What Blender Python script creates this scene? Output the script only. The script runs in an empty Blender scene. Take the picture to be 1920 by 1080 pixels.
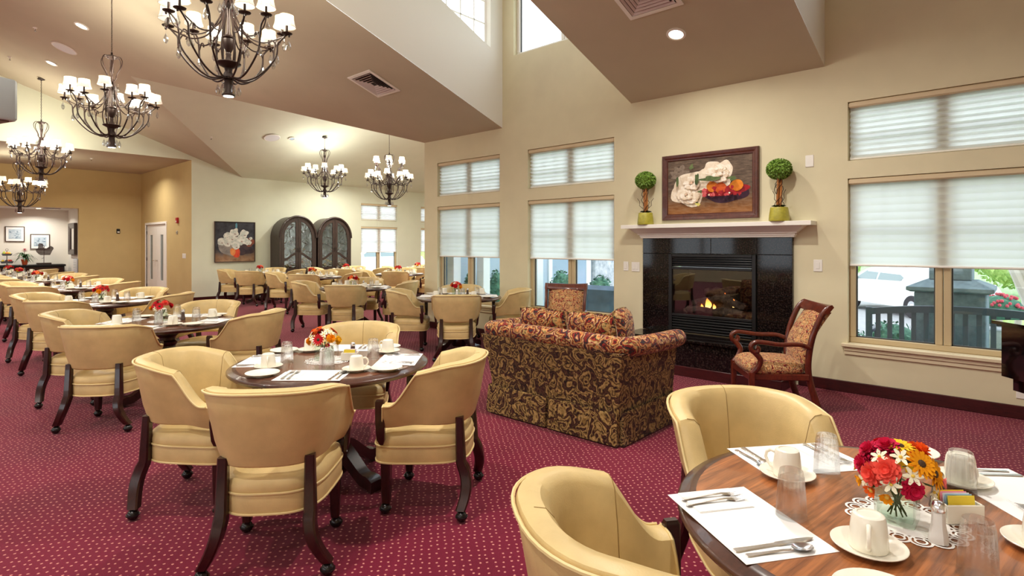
import bpy, math, random
from mathutils import Vector, Matrix
PI = math.pi
C = bpy.context.scene.collection
def R(d): return d * PI / 180

# ------------------------------------------------------------------ mesh builder
class MB:
    def __init__(s): s.v = []; s.f = []; s.m = []; s.cur = 0
    def n(s): return len(s.v)
    def face(s, idx): s.f.append(tuple(idx)); s.m.append(s.cur)
    def xf(s, start, M):
        for i in range(start, len(s.v)): s.v[i] = tuple(M @ Vector(s.v[i]))
    def box(s, x0, x1, y0, y1, z0, z1, b=0.0):
        b = min(b, abs(x1-x0)*.45, abs(y1-y0)*.45, abs(z1-z0)*.45)
        i = s.n()
        if b <= 0:
            s.v += [(x0,y0,z0),(x1,y0,z0),(x1,y1,z0),(x0,y1,z0),(x0,y0,z1),(x1,y0,z1),(x1,y1,z1),(x0,y1,z1)]
            for q in ((3,2,1,0),(4,5,6,7),(0,1,5,4),(1,2,6,5),(2,3,7,6),(3,0,4,7)): s.face([i+k for k in q])
            return
        def ring(d, z):
            k = s.n()
            xa, xb, ya, yb = x0+d, x1-d, y0+d, y1-d
            c = b if d == 0 else b*.4
            s.v += [(xa+c,ya,z),(xb-c,ya,z),(xb,ya+c,z),(xb,yb-c,z),(xb-c,yb,z),(xa+c,yb,z),(xa,yb-c,z),(xa,ya+c,z)]
            return k
        rs = [ring(b, z0), ring(0, z0+b), ring(0, z1-b), ring(b, z1)]
        s.face([rs[0]+7-k for k in range(8)])
        for a, c in zip(rs, rs[1:]):
            for k in range(8): s.face((a+k, a+(k+1)%8, c+(k+1)%8, c+k))
        s.face([rs[3]+k for k in range(8)])
    def loft(s, rings, closed=True, cap0=True, cap1=True):
        n = len(rings[0]); base = s.n()
        for r in rings: s.v += [tuple(p) for p in r]
        for j in range(len(rings)-1):
            a = base+j*n; c = a+n
            for k in range(n if closed else n-1):
                k2 = (k+1) % n
                s.face((a+k, a+k2, c+k2, c+k))
        if closed and cap0: s.face([base+n-1-k for k in range(n)])
        if closed and cap1: s.face([base+(len(rings)-1)*n+k for k in range(n)])
        return base
    def lathe(s, prof, seg=24, cx=0, cy=0, mod=None, cap0=True, cap1=True):
        rings = []
        for r, z in prof:
            rings.append([(cx+(r*(mod(2*PI*k/seg, z) if mod else 1))*math.cos(2*PI*k/seg),
                           cy+(r*(mod(2*PI*k/seg, z) if mod else 1))*math.sin(2*PI*k/seg), z) for k in range(seg)])
        return s.loft(rings, True, cap0, cap1)
    def tube(s, pts, r, seg=8, closed=False, caps=True):
        pts = [Vector(p) for p in pts]; N = len(pts)
        rr = r if isinstance(r, (list, tuple)) else [r]*N
        tang = []
        for i in range(N):
            if closed: t = pts[(i+1)%N]-pts[(i-1)%N]
            else: t = pts[min(i+1,N-1)]-pts[max(i-1,0)]
            tang.append(t.normalized() if t.length > 1e-9 else Vector((0,0,1)))
        t0 = tang[0]; up = Vector((0,0,1)) if abs(t0.z) < .9 else Vector((1,0,0))
        nrm = (up - t0*up.dot(t0)).normalized()
        rings = []
        for i in range(N):
            t = tang[i]; nrm = nrm - t*nrm.dot(t)
            nrm = nrm.normalized() if nrm.length > 1e-6 else t.orthogonal().normalized()
            b = t.cross(nrm)
            rings.append([pts[i]+nrm*(rr[i]*math.cos(2*PI*k/seg))+b*(rr[i]*math.sin(2*PI*k/seg)) for k in range(seg)])
        if closed:
            base = s.n(); n = seg
            for q in rings: s.v += [tuple(p) for p in q]
            # align the seam
            for j in range(N):
                a = base+j*n; c = base+((j+1)%N)*n
                off = 0
                if j == N-1:
                    off = min(range(n), key=lambda o: (Vector(s.v[a])-Vector(s.v[c+o])).length)
                for k in range(n): s.face((a+k, a+(k+1)%n, c+(k+1+off)%n, c+(k+off)%n))
        else: s.loft(rings, True, caps, caps)
    def sphere(s, c, r, seg=12, rings=8, sz=None):
        sx, sy, sz_ = (r, r, r) if sz is None else sz
        L = []
        for j in range(1, rings):
            t = PI*j/rings
            L.append([(c[0]+sx*math.sin(t)*math.cos(2*PI*k/seg), c[1]+sy*math.sin(t)*math.sin(2*PI*k/seg), c[2]-sz_*math.cos(t)) for k in range(seg)])
        b = s.loft(L, True, False, False)
        p0 = s.n(); s.v.append((c[0], c[1], c[2]-sz_)); s.v.append((c[0], c[1], c[2]+sz_))
        top = b+(rings-2)*seg
        for k in range(seg):
            s.face((p0, b+(k+1)%seg, b+k)); s.face((p0+1, top+k, top+(k+1)%seg))
    def prism(s, poly, z0, z1, M=None):
        """polygon in xy (counter-clockwise) extruded along z, then moved by M"""
        st = s.n(); n = len(poly)
        s.v += [(x, y, z0) for x, y in poly]+[(x, y, z1) for x, y in poly]
        s.face([st+n-1-k for k in range(n)]); s.face([st+n+k for k in range(n)])
        for k in range(n): s.face((st+k, st+(k+1)%n, st+n+(k+1)%n, st+n+k))
        if M is not None: s.xf(st, M)
    def quad(s, a, b, c, d):
        i = s.n(); s.v += [tuple(a), tuple(b), tuple(c), tuple(d)]; s.face((i, i+1, i+2, i+3))
    def poly(s, pts):
        i = s.n(); s.v += [tuple(p) for p in pts]; s.face(range(i, i+len(pts)))
    def mesh(s, name, mats, smooth=True, angle=38):
        me = bpy.data.meshes.new(name)
        me.from_pydata(s.v, [], s.f)
        if not isinstance(mats, (list, tuple)): mats = [mats]
        for m in mats: me.materials.append(m)
        me.polygons.foreach_set('material_index', s.m)
        if smooth:
            me.polygons.foreach_set('use_smooth', [True]*len(me.polygons))
            me.set_sharp_from_angle(angle=R(angle))
        me.update()
        return me

def tag(o, label=None, cat=None, group=None, kind=None):
    if label: o['label'] = label
    if cat: o['category'] = cat
    if group: o['group'] = group
    if kind: o['kind'] = kind
    return o
def part(name, mb, mats, parent=None, loc=(0,0,0), rot=None, smooth=True, angle=38, label=None):
    me = mb if isinstance(mb, bpy.types.Mesh) else mb.mesh(name, mats, smooth, angle)
    o = bpy.data.objects.new(name, me); C.objects.link(o)
    o.location = loc
    if rot: o.rotation_euler = rot
    if parent is not None: o.parent = parent
    if label: o['label'] = label
    return o
def solid(name, mb, mats, label, cat, group=None, kind=None, loc=(0,0,0), rotz=0, smooth=True, angle=38):
    return tag(part(name, mb, mats, None, loc, (0,0,rotz) if rotz else None, smooth, angle), label, cat, group, kind)
def thing(name, label, cat, loc=(0,0,0), rotz=0, group=None, kind=None):
    o = bpy.data.objects.new(name, None); C.objects.link(o)
    o.location = loc; o.rotation_euler = (0, 0, rotz); o.empty_display_size = .1
    return tag(o, label, cat, group, kind)
KIDS = {}
def kids(o):
    if o.name not in KIDS: KIDS[o.name] = list(o.children)
    return KIDS[o.name]
def dup(root, loc, rotz, label, group=None):
    r = root.copy(); C.objects.link(r); r.location = loc; r.rotation_euler = (0, 0, rotz); r['label'] = label
    if group: r['group'] = group
    for ch in kids(root):
        c = ch.copy(); C.objects.link(c); c.parent = r
        for g in kids(ch):
            d = g.copy(); C.objects.link(d); d.parent = c
    return r
class Maker:
    """first call places the prototype itself, later calls place copies"""
    def __init__(s, proto): s.p = proto; s.used = False
    def __call__(s, loc, rotz, label, group=None):
        if not s.used:
            s.used = True; o = s.p; o.location = loc; o.rotation_euler = (0, 0, rotz); o['label'] = label
            if group: o['group'] = group
            return o
        return dup(s.p, loc, rotz, label, group)

# ------------------------------------------------------------------ materials
def srgb(r, g, b):
    f = lambda c: (c/255/12.92) if c/255 <= .04045 else ((c/255+.055)/1.055)**2.4
    return (f(r), f(g), f(b), 1)
class NT:
    def __init__(s, name):
        s.m = bpy.data.materials.new(name); s.m.use_nodes = True
        s.t = s.m.node_tree; s.t.nodes.clear()
        s.out = s.N('ShaderNodeOutputMaterial')
    def N(s, kind, **kw):
        n = s.t.nodes.new(kind)
        for k, v in kw.items():
            if k.startswith('i_'):
                key = k[2:].replace('_', ' ')
                n.inputs[int(key) if key.isdigit() else key].default_value = v
            else: setattr(n, k, v)
        return n
    def L(s, a, ao, b, bi): s.t.links.new(a.outputs[ao], b.inputs[bi])
    def ramp(s, stops, interp='LINEAR'):
        n = s.N('ShaderNodeValToRGB'); cr = n.color_ramp; cr.interpolation = interp
        while len(cr.elements) < len(stops): cr.elements.new(.5)
        for e, (p, c) in zip(cr.elements, stops): e.position = p; e.color = c
        return n
def pbr(name, col, rough=.5, metal=0., spec=.5, noise=0., nscale=8., bump=0., bscale=120., coat=0., trans=0., ior=1.45, emit=None, estr=0., stretch=None, sheen=0.):
    t = NT(name); b = t.N('ShaderNodeBsdfPrincipled')
    b.inputs['Base Color'].default_value = col; b.inputs['Roughness'].default_value = rough
    b.inputs['Metallic'].default_value = metal; b.inputs['Specular IOR Level'].default_value = spec
    b.inputs['Coat Weight'].default_value = coat; b.inputs['Transmission Weight'].default_value = trans; b.inputs['IOR'].default_value = ior
    b.inputs['Sheen Weight'].default_value = sheen
    if emit: b.inputs['Emission Color'].default_value = emit; b.inputs['Emission Strength'].default_value = estr
    t.L(b, 0, t.out, 0)
    if noise or bump:
        co = t.N('ShaderNodeTexCoord'); mp = t.N('ShaderNodeMapping'); t.L(co, 'Object', mp, 0)
        if stretch: mp.inputs['Scale'].default_value = stretch
    if noise:
        nz = t.N('ShaderNodeTexNoise', i_Scale=nscale, i_Detail=5.); t.L(mp, 0, nz, 'Vector')
        lo = tuple(c*(1-noise) for c in col[:3])+(1,); hi = tuple(min(1, c*(1+noise)) for c in col[:3])+(1,)
        rp = t.ramp([(.3, lo), (.7, hi)]); t.L(nz, 0, rp, 0); t.L(rp, 0, b, 'Base Color')
    if bump:
        n2 = t.N('ShaderNodeTexNoise', i_Scale=bscale, i_Detail=3.); t.L(mp, 0, n2, 'Vector')
        bp = t.N('ShaderNodeBump', i_Strength=bump, i_Distance=.002); t.L(n2, 0, bp, 'Height'); t.L(bp, 0, b, 'Normal')
    return t.m
def emis(name, col, s):
    t = NT(name); e = t.N('ShaderNodeEmission'); e.inputs[0].default_value = col; e.inputs[1].default_value = s
    t.L(e, 0, t.out, 0); return t.m
def thin_glass(name, tint=(1,1,1,1), ior=1.45):
    """clear sheet: transparent with a Schlick mirror term, the same from both sides"""
    t = NT(name); a = t.N('ShaderNodeBsdfTransparent'); a.inputs[0].default_value = tint
    g = t.N('ShaderNodeBsdfGlossy', i_Roughness=.02); mx = t.N('ShaderNodeMixShader'); ge = t.N('ShaderNodeNewGeometry')
    f0 = ((ior-1)/(ior+1))**2
    dt = t.N('ShaderNodeVectorMath', operation='DOT_PRODUCT'); t.L(ge, 'Normal', dt, 0); t.L(ge, 'Incoming', dt, 1)
    ab = t.N('ShaderNodeMath', operation='ABSOLUTE'); t.L(dt, 'Value', ab, 0)
    om = t.N('ShaderNodeMath', operation='SUBTRACT'); om.inputs[0].default_value = 1; t.L(ab, 0, om, 1)
    pw = t.N('ShaderNodeMath', operation='POWER'); pw.inputs[1].default_value = 5; t.L(om, 0, pw, 0)
    ma = t.N('ShaderNodeMath', operation='MULTIPLY_ADD'); ma.inputs[1].default_value = 1-f0; ma.inputs[2].default_value = f0; t.L(pw, 0, ma, 0)
    t.L(ma, 0, mx, 0); t.L(a, 0, mx, 1); t.L(g, 0, mx, 2); t.L(mx, 0, t.out, 0); return t.m
def clear_glass(name, tint, ior, mixf):
    """pressed glass: part refracting body, part straight through so that what stands behind stays bright"""
    t = NT(name); a = t.N('ShaderNodeBsdfTransparent'); a.inputs[0].default_value = tint
    g = t.N('ShaderNodeBsdfGlass', i_Roughness=.0, i_IOR=ior); mx = t.N('ShaderNodeMixShader', i_0=mixf)
    t.L(a, 0, mx, 1); t.L(g, 0, mx, 2); t.L(mx, 0, t.out, 0); return t.m
def translucent(name, col, amt=.6, bandscale=0., emit=0.):
    t = NT(name); d = t.N('ShaderNodeBsdfDiffuse'); tr = t.N('ShaderNodeBsdfTranslucent'); mx = t.N('ShaderNodeMixShader', i_0=amt)
    d.inputs[0].default_value = col; tr.inputs[0].default_value = col
    t.L(d, 0, mx, 1); t.L(tr, 0, mx, 2)
    if emit:
        e = t.N('ShaderNodeEmission', i_Strength=emit); e.inputs[0].default_value = (1, .93, .78, 1)
        ad = t.N('ShaderNodeAddShader'); t.L(mx, 0, ad, 0); t.L(e, 0, ad, 1); t.L(ad, 0, t.out, 0)
    else: t.L(mx, 0, t.out, 0)
    return t.m
def wood(name, dark, light, scale=6., stretch=(1, 1, 1), rough=.3, coat=.3, dist=4., wscale=3.):
    """streaky grain: long stretched noise with finer streaks over it"""
    t = NT(name); b = t.N('ShaderNodeBsdfPrincipled', i_Roughness=rough); b.inputs['Coat Weight'].default_value = coat
    co = t.N('ShaderNodeTexCoord'); mp = t.N('ShaderNodeMapping'); mp.inputs['Scale'].default_value = stretch
    t.L(co, 'Object', mp, 0)
    nz = t.N('ShaderNodeTexNoise', i_Scale=scale, i_Detail=6., i_Roughness=.6, i_Distortion=dist*.3); t.L(mp, 0, nz, 'Vector')
    n2 = t.N('ShaderNodeTexNoise', i_Scale=scale*wscale*2, i_Detail=4., i_Roughness=.6, i_Distortion=.6); t.L(mp, 0, n2, 'Vector')
    mx = t.N('ShaderNodeMath', operation='MULTIPLY_ADD'); mx.inputs[1].default_value = .42; t.L(n2, 0, mx, 0)
    m2 = t.N('ShaderNodeMath', operation='MULTIPLY'); m2.inputs[1].default_value = .62; t.L(nz, 0, m2, 0); t.L(m2, 0, mx, 2)
    mid = tuple((a+c)/2 for a, c in zip(dark, light))
    rp = t.ramp([(.36, dark), (.50, mid), (.66, light)]); t.L(mx, 0, rp, 0); t.L(rp, 0, b, 'Base Color'); t.L(b, 0, t.out, 0)
    return t.m
def carpet():
    t = NT('carpet_crimson'); b = t.N('ShaderNodeBsdfPrincipled', i_Roughness=.95); b.inputs['Specular IOR Level'].default_value = .1
    b.inputs['Sheen Weight'].default_value = .15
    co = t.N('ShaderNodeTexCoord'); mp = t.N('ShaderNodeMapping'); mp.inputs['Rotation'].default_value = (0, 0, R(40)); t.L(co, 'Object', mp, 0)
    vo = t.N('ShaderNodeTexVoronoi', i_Scale=26., i_Randomness=.38); vo.voronoi_dimensions = '2D'; t.L(mp, 0, vo, 'Vector')
    n0 = t.N('ShaderNodeTexNoise', i_Scale=160., i_Detail=1.); t.L(mp, 0, n0, 'Vector')
    ad = t.N('ShaderNodeMath', operation='MULTIPLY_ADD'); ad.inputs[1].default_value = .16; t.L(n0, 0, ad, 0); t.L(vo, 'Distance', ad, 2)
    dot = t.ramp([(.19, (1,1,1,1)), (.25, (0,0,0,1))]); t.L(ad, 0, dot, 0)
    nz = t.N('ShaderNodeTexNoise', i_Scale=260., i_Detail=2.); t.L(mp, 0, nz, 'Vector')
    nb = t.N('ShaderNodeTexNoise', i_Scale=1.3, i_Detail=3.); t.L(mp, 0, nb, 'Vector')
    rp = t.ramp([(.25, srgb(84, 5, 30)), (.75, srgb(126, 11, 50))]); t.L(nz, 0, rp, 0)
    r2 = t.ramp([(.3, (.82, .82, .82, 1)), (.7, (1.1, 1.1, 1.1, 1))]); t.L(nb, 0, r2, 0)
    mm = t.N('ShaderNodeMix', data_type='RGBA', blend_type='MULTIPLY'); mm.inputs[0].default_value = 1
    t.L(rp, 0, mm, 6); t.L(r2, 0, mm, 7)
    mx = t.N('ShaderNodeMix', data_type='RGBA'); t.L(dot, 0, mx, 0); t.L(mm, 2, mx, 6); mx.inputs[7].default_value = srgb(200, 132, 122)
    t.L(mx, 2, b, 'Base Color')
    bp = t.N('ShaderNodeBump', i_Strength=.35, i_Distance=.004); t.L(nz, 0, bp, 'Height'); t.L(bp, 0, b, 'Normal')
    t.L(b, 0, t.out, 0); return t.m
def paisley(name, scale, stops, warp=.35):
    """swirling rings round scattered centres on a dark ground, as on a paisley tapestry"""
    t = NT(name); b = t.N('ShaderNodeBsdfPrincipled', i_Roughness=.9); b.inputs['Specular IOR Level'].default_value = .15
    b.inputs['Sheen Weight'].default_value = .12
    co = t.N('ShaderNodeTexCoord'); mp = t.N('ShaderNodeMapping'); mp.inputs['Scale'].default_value = (scale,)*3; t.L(co, 'Object', mp, 0)
    nz = t.N('ShaderNodeTexNoise', i_Scale=1.1, i_Detail=2.5); t.L(mp, 0, nz, 'Vector')
    sb = t.N('ShaderNodeVectorMath', operation='SUBTRACT'); sb.inputs[1].default_value = (.5, .5, .5); t.L(nz, 'Color', sb, 0)
    sc = t.N('ShaderNodeVectorMath', operation='SCALE'); sc.inputs['Scale'].default_value = warp*3; t.L(sb, 0, sc, 0)
    ad = t.N('ShaderNodeVectorMath', operation='ADD'); t.L(mp, 0, ad, 0); t.L(sc, 0, ad, 1)
    vo = t.N('ShaderNodeTexVoronoi', i_Scale=1., i_Randomness=.85); t.L(ad, 0, vo, 'Vector')
    ml = t.N('ShaderNodeMath', operation='MULTIPLY'); ml.inputs[1].default_value = 2.35; t.L(vo, 'Distance', ml, 0)
    n2 = t.N('ShaderNodeTexNoise', i_Scale=3.2, i_Detail=2.); t.L(ad, 0, n2, 'Vector')
    a2 = t.N('ShaderNodeMath', operation='MULTIPLY_ADD'); a2.inputs[1].default_value = 1.0; t.L(n2, 0, a2, 0); t.L(ml, 0, a2, 2)
    sp = t.N('ShaderNodeSeparateColor'); t.L(vo, 'Color', sp, 0)
    a3 = t.N('ShaderNodeMath', operation='MULTIPLY_ADD'); a3.inputs[1].default_value = .55; t.L(sp, 0, a3, 0); t.L(a2, 0, a3, 2)
    fr = t.N('ShaderNodeMath', operation='FRACT'); t.L(a3, 0, fr, 0)
    rp = t.ramp(stops, 'LINEAR'); t.L(fr, 0, rp, 0)
    # a second, finer set of scrolls fills parts of the cloth
    v2 = t.N('ShaderNodeTexVoronoi', i_Scale=1.75, i_Randomness=.9); t.L(ad, 0, v2, 'Vector')
    b1 = t.N('ShaderNodeMath', operation='MULTIPLY_ADD'); b1.inputs[1].default_value = 1.7; t.L(v2, 'Distance', b1, 0)
    s2 = t.N('ShaderNodeSeparateColor'); t.L(v2, 'Color', s2, 0); t.L(s2, 1, b1, 2)
    n4 = t.N('ShaderNodeTexNoise', i_Scale=5., i_Detail=2.); t.L(ad, 0, n4, 'Vector')
    b2 = t.N('ShaderNodeMath', operation='MULTIPLY_ADD'); b2.inputs[1].default_value = .7; t.L(n4, 0, b2, 0); t.L(b1, 0, b2, 2)
    f2 = t.N('ShaderNodeMath', operation='FRACT'); t.L(b2, 0, f2, 0); rq = t.ramp(stops, 'LINEAR'); t.L(f2, 0, rq, 0)
    nm_ = t.N('ShaderNodeTexNoise', i_Scale=1.6, i_Detail=1.); t.L(mp, 0, nm_, 'Vector'); mk = t.ramp([(.54, (0, 0, 0, 1)), (.57, (1, 1, 1, 1))]); t.L(nm_, 0, mk, 0)
    m0 = t.N('ShaderNodeMix', data_type='RGBA'); t.L(mk, 0, m0, 0); t.L(rp, 0, m0, 6); t.L(rq, 0, m0, 7)
    n3 = t.N('ShaderNodeTexNoise', i_Scale=7., i_Detail=4.); t.L(mp, 0, n3, 'Vector')
    r3 = t.ramp([(.35, (.66, .64, .62, 1)), (.65, (1.18, 1.15, 1.12, 1))]); t.L(n3, 0, r3, 0)
    mm = t.N('ShaderNodeMix', data_type='RGBA', blend_type='MULTIPLY'); mm.inputs[0].default_value = 1
    t.L(m0, 2, mm, 6); t.L(r3, 0, mm, 7); t.L(mm, 2, b, 'Base Color'); t.L(b, 0, t.out, 0); return t.m
M = {}
M['wall'] = pbr('wall_cream', srgb(222, 213, 180), .75, spec=.2, noise=.03, nscale=3, bump=.05, bscale=250)
M['wall_far'] = pbr('wall_pale', srgb(222, 225, 204), .75, spec=.2, noise=.02, nscale=3)
M['wall_gold'] = pbr('wall_gold', srgb(202, 178, 126), .75, spec=.2, noise=.03, nscale=3)
M['ceiling'] = pbr('ceiling_taupe', srgb(196, 186, 163), .85, spec=.15, noise=.03, nscale=2)
M['white'] = pbr('white_paint', srgb(240, 236, 228), .45, spec=.4)
M['white_matte'] = pbr('white_plaster', srgb(236, 232, 222), .8, spec=.2)
M['base'] = wood('baseboard_mahogany', srgb(40, 10, 12), srgb(74, 22, 22), 8, (1, 1, 6), .35, .2)
M['frame'] = pbr('window_tan', srgb(198, 178, 140), .5, spec=.4)
M['sill'] = pbr('sill_cream', srgb(222, 208, 176), .4, spec=.4)
M['glass'] = thin_glass('window_glass')
M['blind'] = translucent('blind_fabric', (.86, .9, .87, 1), .62)
M['blind_far'] = translucent('blind_fabric_white', (.92, .93, .92, 1), .75)
M['rail'] = pbr('blind_rail', srgb(214, 194, 158), .55)
M['carpet'] = carpet()
M['leather'] = pbr('leather_tan', srgb(212, 186, 130), .42, spec=.45, noise=.1, nscale=9, bump=.25, bscale=220)
M['piping'] = pbr('leather_piping', srgb(224, 202, 146), .4, spec=.45)
M['seam'] = pbr('leather_seam', srgb(150, 122, 72), .6)
M['dwood'] = wood('mahogany_dark', srgb(24, 8, 8), srgb(56, 20, 15), 9, (4, 4, 1), .28, .35)
M['rimwood'] = wood('table_rim_dark', srgb(44, 24, 20), srgb(84, 50, 38), 7, (1, 1, 1), .28, .4)
M['walnut'] = wood('walnut_top', srgb(74, 36, 20), srgb(186, 116, 66), 2.6, (9, .55, 1), .3, .3, 3., 1.8)
M['topwood'] = wood('table_top_brown', srgb(78, 44, 32), srgb(132, 84, 62), 3.2, (6, .9, 1), .26, .35, 5., 1.6)
M['cherry'] = wood('cherry_frame', srgb(58, 18, 10), srgb(112, 44, 24), 8, (3, 3, 1), .3, .4)
M['cab'] = wood('cabinet_brown', srgb(28, 20, 19), srgb(64, 46, 41), 9, (3, 3, .8), .4, .2)
M['black'] = pbr('black_metal', srgb(20, 19, 20), .4, spec=.5)
M['caster'] = pbr('caster_black', srgb(26, 24, 24), .25, spec=.6)
M['bronze'] = pbr('bronze_dark', srgb(50, 34, 28), .45, metal=.25)
M['chrome'] = pbr('chrome', (.88, .88, .9, 1), .22, metal=1.)
M['china'] = pbr('china_cream', srgb(240, 236, 222), .18, spec=.5)
M['paper'] = pbr('paper_white', srgb(246, 245, 243), .9, spec=.1)
M['lace'] = pbr('lace_white', srgb(246, 244, 240), .9, spec=.1)
M['tumbler'] = clear_glass('tumbler_glass', (.97, .98, .985, 1), 1.45, .3)
M['vase'] = thin_glass('vase_glass', (.93, .97, .93, 1), 1.45)
M['salt'] = pbr('salt_white', srgb(232, 230, 224), .9)
M['pepper'] = pbr('pepper_brown', srgb(92, 78, 70), .9, noise=.5, nscale=300)
M['crystal'] = thin_glass('crystal', (.86, .88, .92, 1), 3.2)
# ------------------------------------------------------------------ the room shell
YW, XF, XE, XB, SL, EV = 6.518, -16.04, -8.10, -20.47, .3457, 3.345   # fireplace wall, far wall, wing corner, alcove end, slope, eave
def za(y): return EV + SL*(YW-y)
YR = -2.3; ZR = za(YR); YS = -9.0
def grid_wall(mb, axis, c0, c1, a0, a1, z0, z1, holes):
    """slab between planes c0 (room side) and c1; axis 'y' = plane of constant y; holes = (a0,a1,z0,z1)"""
    A = sorted({a0, a1, *[min(max(v, a0), a1) for h in holes for v in h[:2]]})
    Z = sorted({z0, z1, *[min(max(v, z0), z1) for h in holes for v in h[2:]]})
    def P(a, c, z): return (a, c, z) if axis == 'y' else (c, a, z)
    def filled(i, j):
        if i < 0 or j < 0 or i >= len(A)-1 or j >= len(Z)-1: return False
        a = (A[i]+A[i+1])/2; z = (Z[j]+Z[j+1])/2
        return not any(h[0] < a < h[1] and h[2] < z < h[3] for h in holes)
    for i in range(len(A)-1):
        for j in range(len(Z)-1):
            if not filled(i, j): continue
            a, b, l, h = A[i], A[i+1], Z[j], Z[j+1]
            mb.quad(P(a,c0,l), P(b,c0,l), P(b,c0,h), P(a,c0,h)); mb.quad(P(b,c1,l), P(a,c1,l), P(a,c1,h), P(b,c1,h))
            if not filled(i-1, j): mb.quad(P(a,c1,l), P(a,c0,l), P(a,c0,h), P(a,c1,h))
            if not filled(i+1, j): mb.quad(P(b,c0,l), P(b,c1,l), P(b,c1,h), P(b,c0,h))
            if not filled(i, j-1): mb.quad(P(a,c1,l), P(b,c1,l), P(b,c0,l), P(a,c0,l))
            if not filled(i, j+1): mb.quad(P(a,c0,h), P(b,c0,h), P(b,c1,h), P(a,c1,h))
def struct(name, mb, mats, label, smooth=False):
    return tag(part(name, mb, mats, None, smooth=smooth), label, 'room', kind='structure')
WT, WTR = .17, (2.345, 2.94)
WX = [(-7.74, -6.21), (-5.62, -4.09), (-1.34, .19)]
# floor
b = MB(); FP = [(-22.1, YS), (4.1, YS), (4.1, YW+.1), (XE+.1, YW+.1), (XE+.1, 14.1), (XF-.1, 14.1), (XF-.1, 5.3), (-22.1, 5.3)]
b.prism(FP, -.1, 0)
struct('floor', b, M['carpet'], 'crimson carpet with small pale flecks covering the whole floor')
# wall with the fireplace
holes = [(x0, x1, z0, z1) for x0, x1 in WX for z0, z1 in (WTR, (.5, 2.165))]
holes += [(-5.91, -4.06, 4.44, 5.95), (-1.2, .6, 4.3, 5.95), (.9, 2.7, 4.3, 5.95), (-3.25, -2.23, .45, 1.36), (-8.2, -6.16, 3.36, 7), (-3.82, -1.56, 3.36, 7), (3, 4.2, 3.36, 7)]
b = MB(); grid_wall(b, 'y', YW, YW+WT, XE, 4.0, 0, 6.4, holes)
struct('wall_fireplace', b, M['wall'], 'cream painted wall with fireplace and three shaded windows')
b = MB(); grid_wall(b, 'x', XE, XE+WT, YW+WT, 14, 0, EV, []); struct('wall_wing_side', b, M['wall_far'], 'pale wall turning away behind the fireplace wall corner')
# far wall with the gable over the alcove
fw = [(10.28, 11.72, 2.29, 2.845), (10.28, 11.72, .5, 2.08), (12.74, 13.7, 2.29, 2.845), (12.74, 13.7, .5, 2.08)]
b = MB(); grid_wall(b, 'x', XF, XF-WT, 5.224, 14, 0, EV, fw)
def yz(mb, x, pts): mb.poly([(x, y, z) for y, z in pts])
yz(b, XF, [(5.222, EV), (YW, EV), (5.222, za(5.222))])
yz(b, XF, [(-3.0, 3.69), (5.222, 3.69), (5.222, za(5.222)), (YR, ZR), (-3.0, ZR-SL*.7)])
yz(b, XF, [(YS, 0), (-3.0, 0), (-3.0, ZR-SL*.7), (YS, ZR-SL*(YR-YS))])
struct('wall_far', b, M['wall_far'], 'pale far wall with painting, arched cabinets and gable above the alcove')
b = MB(); grid_wall(b, 'y', 14, 14+WT, XF, XE+WT, 0, EV, [])
b.poly([(XF, 14, EV), (XE, 14, EV), (-12.15, 14, 4.582)]); struct('wall_wing_end', b, M['wall_far'], 'pale end wall of the far dining wing')
# alcove at the far left
b = MB(); grid_wall(b, 'y', 5.222, 5.222+.14, XB, XF-.001, 0, 3.69, [(-19.93, -18.05, -.1, 2.09)])
struct('wall_door', b, M['wall_gold'], 'golden wall with the white double doors')
b = MB(); grid_wall(b, 'x', XB, XB-.15, -3, 5.222, 0, 3.69, [(-1.5, 3.656, -.1, 2.55)]); struct('wall_alcove_back', b, M['wall_gold'], 'golden back wall of the left alcove with sideboard niche')
b = MB(); grid_wall(b, 'y', -3, -3.15, XB, XF, 0, 3.69, []); struct('wall_alcove_side', b, M['wall_gold'], 'golden side wall of the left alcove')
b = MB()
b.quad((-22, -1.5, 0), (-22, 3.656, 0), (-22, 3.656, 2.55), (-22, -1.5, 2.55)); b.quad((-22, 3.656, 0), (XB-.15, 3.656, 0), (XB-.15, 3.656, 2.55), (-22, 3.656, 2.55))
b.quad((-22, -1.5, 0), (XB-.15, -1.5, 0), (XB-.15, -1.5, 2.55), (-22, -1.5, 2.55)); b.quad((-22, -1.5, 2.55), (-22, 3.656, 2.55), (XB-.15, 3.656, 2.55), (XB-.15, -1.5, 2.55))
struct('wall_niche', b, M['white_matte'], 'off white walls of the lit sideboard niche')
# hidden sides that close the room, with unseen windows added for fill daylight
sh = [(x, x+2.6, .5, 3.0) for x in (-14.5, -11, -7.5, -4, -.5)]
b = MB(); grid_wall(b, 'y', YS, YS-WT, XF, 4, 0, ZR-SL*(YR-YS), sh); struct('wall_behind', b, M['wall'], 'cream wall behind the camera with added fill light window openings')
b = MB(); yz(b, 4.0, [(YS, 0), (YW, 0), (YW, EV), (YR, ZR), (YS, ZR-SL*(YR-YS))]); struct('wall_right', b, M['wall'], 'cream wall at the right end of the hall')
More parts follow.
